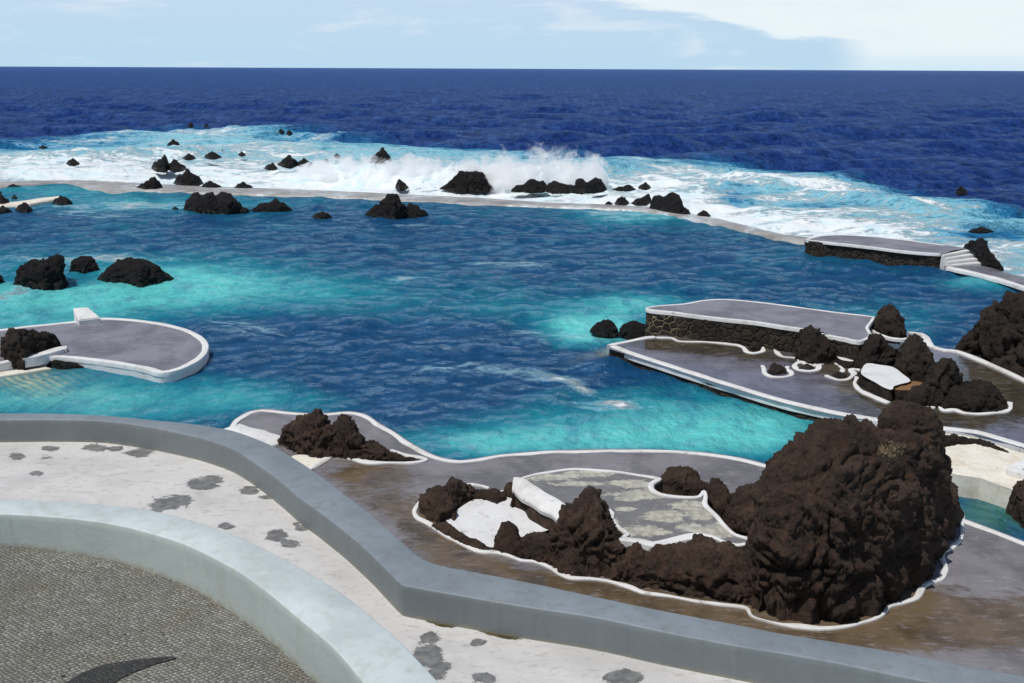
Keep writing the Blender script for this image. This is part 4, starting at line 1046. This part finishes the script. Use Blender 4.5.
# the rock bed on the near platform
lava_rock('big craggy dark rock at the left of the near platform', [(276, 440), (283, 434), (289, 424), (294, 419), (307, 414.5), (316, 411.5), (325, 417.5), (331, 426), (338, 434), (342, 450)], [(276, 443), (295, 453), (318, 457.5), (342, 458.5)], DZ, 1.25, 'rock', amp=.9)
lava_rock('pointed dark rock in the middle of the near platform group', [(329, 446), (333, 428), (340, 418), (348, 415.5), (355, 423), (361, 433), (368, 446)], [(329, 456), (345, 459.5), (368, 460)], DZ, 1.5, 'rock', amp=.8)
lava_rock('low tapering dark rock at the right of the near platform group', [(358, 446), (365, 440), (376, 441.5), (389, 451), (405, 457), (422, 459)], [(358, 459), (384, 461.8), (405, 461.5), (422, 461)], DZ, 1.1, 'rock', amp=.8)
kerb('white kerb hooking round the near platform rocks', [(300, 476), (313, 468.5), (325, 460.5), (335, 455.3), (351, 458.6), (370, 462.8), (393, 463.2), (415, 463), (426, 461), (419, 458), (407, 455.6), (391, 451)], DZ, .17, .07)
plinth('stone_ledge', 'sandy beige hollow between parapet and near platform rocks', 'ledge', [(292, 456), (305, 454.5), (318, 457), (331, 457), (322, 463.5), (311, 470), (300, 470)], DZ + .015, .2, 'cream', 'cream', amp=.0, seed=12)

# ------------------------------------------------------------------ big rock bed with raised terrace
kerb('long wavy white kerb around the big boulder and its rock bed', [(490, 488.5), (478, 486.5), (468, 485.5), (450, 487), (432, 494), (420, 503), (414.5, 511.5), (418, 519), (433, 527), (448, 538), (466, 546.6), (481, 552), (497, 553), (510, 556.7), (521, 560.6), (536, 561.5), (554, 569.8), (570, 577), (590, 580), (609, 582.5), (627, 587), (645, 593), (682, 598.5), (720, 605), (744, 608.5), (752, 617), (782, 625.5), (803, 628), (822, 629.5), (849, 626.5), (868, 621), (882, 615), (889, 607), (903, 603.5), (916, 598.5), (922.5, 588), (933, 583), (940, 579), (946, 570), (941, 559), (942, 552), (953, 548), (960.5, 538.5), (962, 524), (961, 514)], DZ, .115, .06, jit=.045, step=.06)
plinth('painted_slab', 'bright white painted hollow among dark rocks left of worn terrace', 'slab', [(446, 521), (458, 512), (472, 503), (484, 496), (495, 493.5), (505, 493.5), (515, 496.5), (532, 508), (552, 523.5), (549, 531), (536, 533.5), (521, 537), (506, 542), (492, 546.5), (483, 543.4), (477, 540), (466, 535.5), (456, 529)], .50, .3, 'patchwhite', 'rock_mid', amp=.03, seed=14, spacing=.07, step=.07, zf=lambda v: .475 + .10 * sstep(.3, 2.2, np.linalg.norm(v - P(491, 546, .5), axis=1)))
TZ = 1.05
tout = [(516, 480.8), (522, 478), (536, 474), (555, 470.5), (574, 468.7), (609, 470.6), (640, 475), (662, 479.5), (655, 485), (655, 490), (662, 494), (678, 496.3), (697, 496.5), (704, 491), (708, 497), (708, 505), (719, 516.5), (727, 526), (737, 534.5), (757, 541.5), (738, 547), (724, 544), (711, 538.5), (697, 537), (678, 540.3), (653, 546), (642, 543), (618, 540.5), (625, 535), (618, 530), (609, 519), (607, 512), (590, 512), (566, 510), (553, 502), (541, 494.5), (530, 487.5), (520, 481)]
def worn(q):
    p = np.zeros(len(q))
    for a in [(548, 477, 40, 4), (585, 474, 30, 4), (630, 484, 26, 5), (648, 494, 42, 6), (626, 509, 14, 3), (664, 516, 22, 7), (640, 531, 34, 6), (690, 505, 26, 6), (720, 530, 26, 9), (690, 528, 20, 4), (700, 515, 16, 6), (575, 484, 26, 3), (630, 498, 18, 3), (610, 524, 10, 7)]:
        p = np.maximum(p, G(q, a[0], a[1], a[2] * 1.1, a[3] * 1.15, .92))
    return dict(patch=p)
tr, tpath = plinth('raised_terrace', 'raised worn grey terrace with thick white rim inside the rock bed', 'terrace', tout, TZ, .3, 'terrace_worn', 'rock', amp=.06, seed=16, wet=worn, spacing=.07, step=.1)
sg = 1 if area(tpath) > 0 else -1
ribbon('white_edge', tpath, .10, TZ - .14, TZ + .03, M['white'], tr, True, .35, 8, off=-sg * .06)
lb = smooth_path(PL([(513, 480.5), (520, 481), (530, 487.5), (541, 494.5), (553, 502), (567, 511)], TZ), .08, False, .02, 5)
V_, Q_ = sweep(lb, [(-.12, TZ - .05), (-.11, TZ + .02), (.03, TZ + .025), (.06, TZ + .015), (.22, TZ - .12), (.24, TZ - .16), (.22, TZ - .25)], False, .5, 9, .03)
mesh_np('white_side', V_, Q_, M['white'], tr, False)
bank = lb.copy()
V_, Q_ = sweep(bank, [(.10, TZ - .16), (.26, TZ - .20), (.31, TZ - .26), (.33, TZ - .34), (.37, TZ - .42), (.40, TZ - .50), (.42, .42)], False, .5, 19, .03)
mesh_np('stone_bank', V_, Q_, M['rock'], tr)
fe = smooth_path(PL([(618, 540.5), (642, 543), (653, 546), (678, 540.5), (697, 537.3)], TZ), .08)
ribbon('white_edge', fe, .20, TZ - .18, TZ + .05, M['white'], tr, False, .25, 10)

RB = dict(mat='rock')
lava_rock('knobbly brown rock at the left tip of the rock bed', [(419, 508), (422, 497), (428, 489), (436, 485), (444, 487), (450, 494), (456, 510)], [(419, 512), (428, 519), (440, 524), (456, 524)], DZ, 1.1, amp=.8, **RB)
lava_rock('taller brown rock behind the left tip of the rock bed', [(440, 500), (446, 484), (452, 479), (459, 478.5), (465, 484), (474, 490), (482, 495)], [(440, 514), (452, 516), (466, 508), (482, 498)], DZ, 1.2, amp=.8, **RB)
lava_rock('low rock bridging the back of the white hollow', [(466, 497), (474, 490), (486, 489), (496, 489.5), (504, 494), (508, 501)], [(466, 503), (484, 503), (497, 507), (508, 503)], DZ + .05, 1.0, amp=.8, **RB)
lava_rock('small rock wedged at the corner of the raised terrace', [(503, 491), (507, 483), (511, 481.5), (516, 487), (526, 497)], [(503, 493), (512, 495), (526, 502)], DZ + .2, 1.0, amp=.7, **RB)
lava_rock('mossy stone bank below the front of the white hollow', [(430, 524), (445, 522), (456, 529), (466, 536), (478, 541), (492, 549)], [(430, 527), (446, 537), (466, 546), (480, 551), (492, 552)], DZ, .8, amp=.6, **RB)
lava_rock('stony bank between the white hollow and the worn terrace', [(512, 497), (524, 499), (538, 505), (550, 511), (564, 512)], [(512, 499), (530, 508), (548, 520), (564, 524)], .62, .8, amp=.6, **RB)
lava_rock('upright thumb-shaped rock in front of the white hollow', [(493, 546), (497, 532), (502, 524), (509, 521), (516, 526), (520, 534), (523, 548)], [(493, 551), (504, 554.5), (514, 556), (523, 556)], DZ, 1.7, amp=.6, **RB)
lava_rock('low rock between the thumb rock and the peaked rock', [(516, 545), (524, 538), (534, 533), (544, 532.5), (553, 538), (560, 552)], [(516, 557), (530, 560), (546, 564), (560, 568)], DZ, 1.1, amp=.8, **RB)
lava_rock('peaked brown rock in front of the worn terrace', [(548, 540), (553, 524), (560, 512), (570, 506), (580, 499), (587, 493), (594, 492), (601, 500), (608, 512), (615, 527), (621, 542)], [(548, 564), (562, 571), (578, 577), (600, 579), (621, 578)], DZ, 1.6, amp=.75, **RB)
lava_rock('long low craggy rock along the front of the rock bed', [(612, 552), (622, 546), (636, 543), (650, 549), (665, 543), (682, 541), (700, 537), (716, 541), (730, 548), (744, 553), (756, 562)], [(612, 580), (640, 587), (680, 596), (715, 601), (744, 604), (756, 606)], DZ, 1.0, amp=.75, res=150, freq=.8, **RB)
lava_rock('smooth brown boulder on the back edge of the worn terrace', [(657, 486), (661, 475), (667, 468.5), (676, 466.5), (688, 467.5), (697, 472), (701, 481)], [(657, 488), (670, 491.5), (685, 491.5), (701, 487)], DZ + .15, 1.0, amp=.55, **RB)
lava_rock('low brown stone between two rocks behind the terrace', [(682, 489), (690, 482), (700, 480), (710, 484), (714, 491)], [(682, 492), (696, 493.5), (714, 494)], DZ + .3, 1.0, amp=.7, **RB)
lava_rock('narrow upright brown rock at the terrace back corner', [(702, 500), (707, 486), (713, 479), (718, 478), (724, 485), (729, 494), (731, 508)], [(702, 502), (712, 511), (722, 514), (731, 514)], DZ + .15, 1.5, amp=.7, **RB)
lava_rock('rounded brown rock between terrace and great boulder', [(722, 520), (726, 505), (733, 492), (742, 488), (752, 487), (759, 482), (766, 484), (771, 495), (778, 515)], [(722, 528), (736, 538), (752, 545), (766, 546), (778, 540)], DZ + .1, 1.2, amp=.75, **RB)
great = lava_rock('great rugged brown boulder with a knob on top', [(738, 572), (744, 547), (752, 530), (759, 510), (764, 485), (768, 470), (775, 459), (783, 450), (791, 444), (799, 438), (809, 431), (818, 425), (828, 421), (838, 420), (848, 421), (858, 423), (868, 425), (880, 427), (900, 430), (920, 435), (935, 441), (944, 452), (951, 468), (957, 478), (962, 487), (964, 500)],
          [(736, 590), (744, 604), (756, 614), (780, 621), (805, 624), (830, 624), (855, 619), (880, 609), (900, 597), (918, 583), (932, 568), (943, 550), (954, 535), (964, 516)], DZ, 1.5, 'rock', amp=.40, res=360, freq=1.55, power=.58)
knob = lava_rock('knob', [(874, 432), (879, 418), (886, 409), (895, 404.5), (905, 403), (916, 404), (927, 408), (936, 416), (941, 428), (944, 444)], [(872, 446), (885, 458), (905, 462), (928, 462), (946, 452)], 2.35, 1.5, 'rock', amp=.55, res=130, power=.55)
bm = bmesh.new(); bm.from_mesh(great.data)
kd = knob.data.copy(); kd.transform(Matrix.Translation(knob.location - great.location)); bm.from_mesh(kd)
bm.to_mesh(great.data); bm.free(); bpy.data.objects.remove(knob); great.data.polygons.foreach_set('use_smooth', [True] * len(great.data.polygons))

# dry plant growing on the boulder
def dry_plant():
    target = bpy.data.objects
    deps = bpy.context.evaluated_depsgraph_get()
    from mathutils.bvhtree import BVHTree
    ob = [o for o in COL.objects if o.get('label', '').startswith('great rugged')][0]
    bvh = BVHTree.FromObject(ob, deps)
    V, Fc = [], []
    rs = random.Random(4)
    ctr = None
    spots = []
    for _ in range(34):
        px, py = rs.gauss(888, 8), rs.gauss(449, 3.6)
        d = Vector(RM @ np.array([(px - CX) / F, -(py - CY) / F, -1.0]))
        hit = bvh.ray_cast(Vector((0, 0, H)) - ob.location, d)
        if hit[0] is None: continue
        spots.append((hit[0] + ob.location, hit[1]))
    ctr = sum((s[0] for s in spots), Vector()) / len(spots)
    for p, n in spots:
        for _ in range(34):
            dr = (n * .8 + Vector((rs.gauss(0, .6), rs.gauss(0, .6), rs.gauss(.3, .5)))).normalized()
            L = rs.uniform(.03, .10); w = rs.uniform(.003, .008)
            sd = dr.cross(Vector((rs.random(), rs.random(), rs.random()))).normalized() * w
            b = p + Vector((rs.gauss(0, .05), rs.gauss(0, .05), rs.gauss(0, .03))) - ctr
            m = b + dr * L * .6 + Vector((0, 0, -.01)); i = len(V)
            V += [b - sd, b + sd, m + sd * .8, m - sd * .8, m + dr * L * .4 + sd * .1 - Vector((0, 0, .02)), m + dr * L * .4 - sd * .1 - Vector((0, 0, .02))]
            Fc += [(i, i + 1, i + 2, i + 3), (i + 3, i + 2, i + 4, i + 5)]
    t = NT('dry_stem'); c = t.mix(t.noise(t.pos(), 22, 3), c4(.17, .12, .065), c4(.32, .25, .16)); m = t.out(c, .8)
    o = mesh_np('dry_plant', [tuple(v) for v in V], Fc, m, None, False); o.location = ctr
    tag(o, 'tuft of dry tan plant growing on the great boulder', 'plant')
dry_plant()

# ------------------------------------------------------------------ spray of the breaking wave
def spray(blobs):
    t = NT('sea_spray')
    p = t.pos(); nz = t.noise(p, .6, 10, .70, .8)
    sz = t.n('ShaderNodeSeparateXYZ'); t.t.links.new(p, sz.inputs[0])
    thr = t.math('MULTIPLY', t.math('MAXIMUM', t.math('SUBTRACT', sz.outputs[2], .6), 0), .062)
    d = t.math('MULTIPLY', t.step(t.math('SUBTRACT', nz, thr), .40, .56), 2.8)
    v = t.n('ShaderNodeVolumePrincipled'); v.inputs['Color'].default_value = (1, 1, 1, 1); v.inputs['Anisotropy'].default_value = 0.2
    t.put(v.inputs['Density'], d)
    o = t.n('ShaderNodeOutputMaterial'); t.t.links.new(v.outputs[0], o.inputs['Volume'])
    bm = bmesh.new()
    for x, y, w, h, dp in blobs:
        c = P(x, y)
        r = bmesh.ops.create_icosphere(bm, subdivisions=4, radius=1.0)
        off = RNG.uniform(0, 50)
        co = np.array([q.co[:] for q in r['verts']])
        s = 1 + .55 * fbm(co * 1.7 + off, 4, 3)
        for q, k in zip(r['verts'], s):
            k = float(k); q.co = Vector((c[0] + q.co.x * w * k, c[1] + q.co.y * dp * k, max(-.1, q.co.z * h * k)))
    me = bpy.data.meshes.new('breaking_wave_spray'); bm.to_mesh(me); bm.free(); me.materials.append(t.m)
    ob = bpy.data.objects.new('breaking_wave_spray', me); COL.objects.link(ob)
    tag(ob, 'cloud of white spray thrown up by the breaking wave', 'spray', None, 'stuff')
spray([(348, 180, 5.6, 2.4, 2.6), (425, 183, 5, 2.6, 2.6), (505, 185, 5.0, 3.4, 3), (552, 184, 5.2, 4.1, 3)])

# ------------------------------------------------------------------ sky, sun, camera
EL, AZ = 66.0, R(180 + 55)                                   # sun behind the camera, to the left
sd = Vector((math.sin(AZ) * math.cos(R(EL)), math.cos(AZ) * math.cos(R(EL)), math.sin(R(EL))))
w = bpy.data.worlds.new('World'); scn.world = w; w.use_nodes = True
t = NT(w, True)
sky = t.n('ShaderNodeTexSky', sky_type='NISHITA', sun_disc=False, sun_elevation=R(EL), sun_rotation=AZ, altitude=20, air_density=1.0, dust_density=.4, ozone_density=2.0)
tc = t.n('ShaderNodeTexCoord').outputs['Generated']
sx = t.n('ShaderNodeSeparateXYZ'); t.t.links.new(tc, sx.inputs[0])
az = t.math('ARCTAN2', sx.outputs[0], sx.outputs[1]); el = t.math('ARCSINE', sx.outputs[2])
mp = t.n('ShaderNodeMapping'); mp.inputs['Scale'].default_value = (1, 1, 4.5); t.t.links.new(tc, mp.inputs[0]); v = mp.outputs[0]
nA = t.noise(v, 9, 8, .6, .4); nB = t.noise(v, 26, 6, .6); nC = t.noise(v, 2.2, 6, .6, .5)
# bright upper cloud sheet: its lower rim falls towards the right
rim_v = t.ramp(t.math('MULTIPLY_ADD', az, 1.0, .5), [(0.0, (1, 1, 1)), (.44, (.90, .90, .90)), (.563, (.686, .686, .686)), (.628, (.585, .585, .585)), (.678, (.50, .50, .50)), (.723, (.37, .37, .37)), (.75, (.30, .30, .30)), (.81, (.26, .26, .26)), (.832, (.245, .245, .245)), (.85, (.1, .1, .1))])
rimv = t.math('MULTIPLY', rim_v, .0915)
e2 = t.math('ADD', el, t.math('ADD', t.math('MULTIPLY', t.math('SUBTRACT', nB, .5), .016), t.math('MULTIPLY', t.math('SUBTRACT', nA, .5), .008)))
dlt = t.math('SUBTRACT', e2, rimv)
sheetm = t.math('MAXIMUM', t.step(dlt, -.0022, .0045), t.step(t.math('ADD', az, t.math('MULTIPLY', t.math('SUBTRACT', nA, .5), .05)), .285, .335))
wisps = t.step(nA, .52, .70)
base = t.mix(t.step(el, 0.0, .10), c4(.50, .70, .86), c4(.56, .70, .88))
base = t.mix(t.math('MULTIPLY', wisps, .55), base, c4(.78, .86, .93))
lit = t.mix(t.math('MULTIPLY', t.step(nA, .45, .7), .45), c4(.82, .91, .95), c4(.70, .84, .93))
lit = t.mix(t.math('SUBTRACT', 1, t.step(el, .0, .022)), lit, c4(.66, .82, .93))
lowc = t.mix(sheetm, base, lit)
# overhead: broken cloud over the physical sky
skyc = t.mix(1.0, sky.outputs[0], c4(.085, .085, .085), 'MULTIPLY')
hi = t.mix(t.math('MULTIPLY', t.step(nC, .50, .70), .45), skyc, c4(.60, .66, .72))
col = t.mix(t.step(el, .10, .30), lowc, hi)
bg = t.n('ShaderNodeBackground'); t.put(bg.inputs[0], col); bg.inputs[1].default_value = 1.0
# keep the background at the daylight strength: colours above are scaled to it
bg.inputs[1].default_value = .1
col10 = t.mix(1.0, col, c4(10, 10, 10), 'MULTIPLY'); t.put(bg.inputs[0], col10)
wo_ = t.n('ShaderNodeOutputWorld'); t.t.links.new(bg.outputs[0], wo_.inputs[0])

sun = bpy.data.lights.new('sun', 'SUN'); sun.energy = 3.3; sun.angle = R(.6); sun.color = (1, .955, .88)
so = bpy.data.objects.new('sun', sun); COL.objects.link(so); so.location = sd * 60
so.rotation_euler = (-sd).to_track_quat('-Z', 'Y').to_euler()

cam = bpy.data.cameras.new('camera'); co = bpy.data.objects.new('camera', cam); COL.objects.link(co)
cam.sensor_width = 36; cam.lens = 36 * F / 1024; cam.clip_start = .1; cam.clip_end = 200000
co.location = (0, 0, H); co.rotation_euler = ROT.to_euler(); scn.camera = co
scn.view_settings.view_transform = 'Standard'; scn.view_settings.look = 'None'
scn.view_settings.exposure = 0; scn.view_settings.gamma = 1; scn.view_settings.use_curve_mapping = False
scn.cycles.volume_bounces = 16; scn.cycles.max_bounces = 18; scn.cycles.volume_step_rate = 1.0
scn.cycles.use_denoising = True
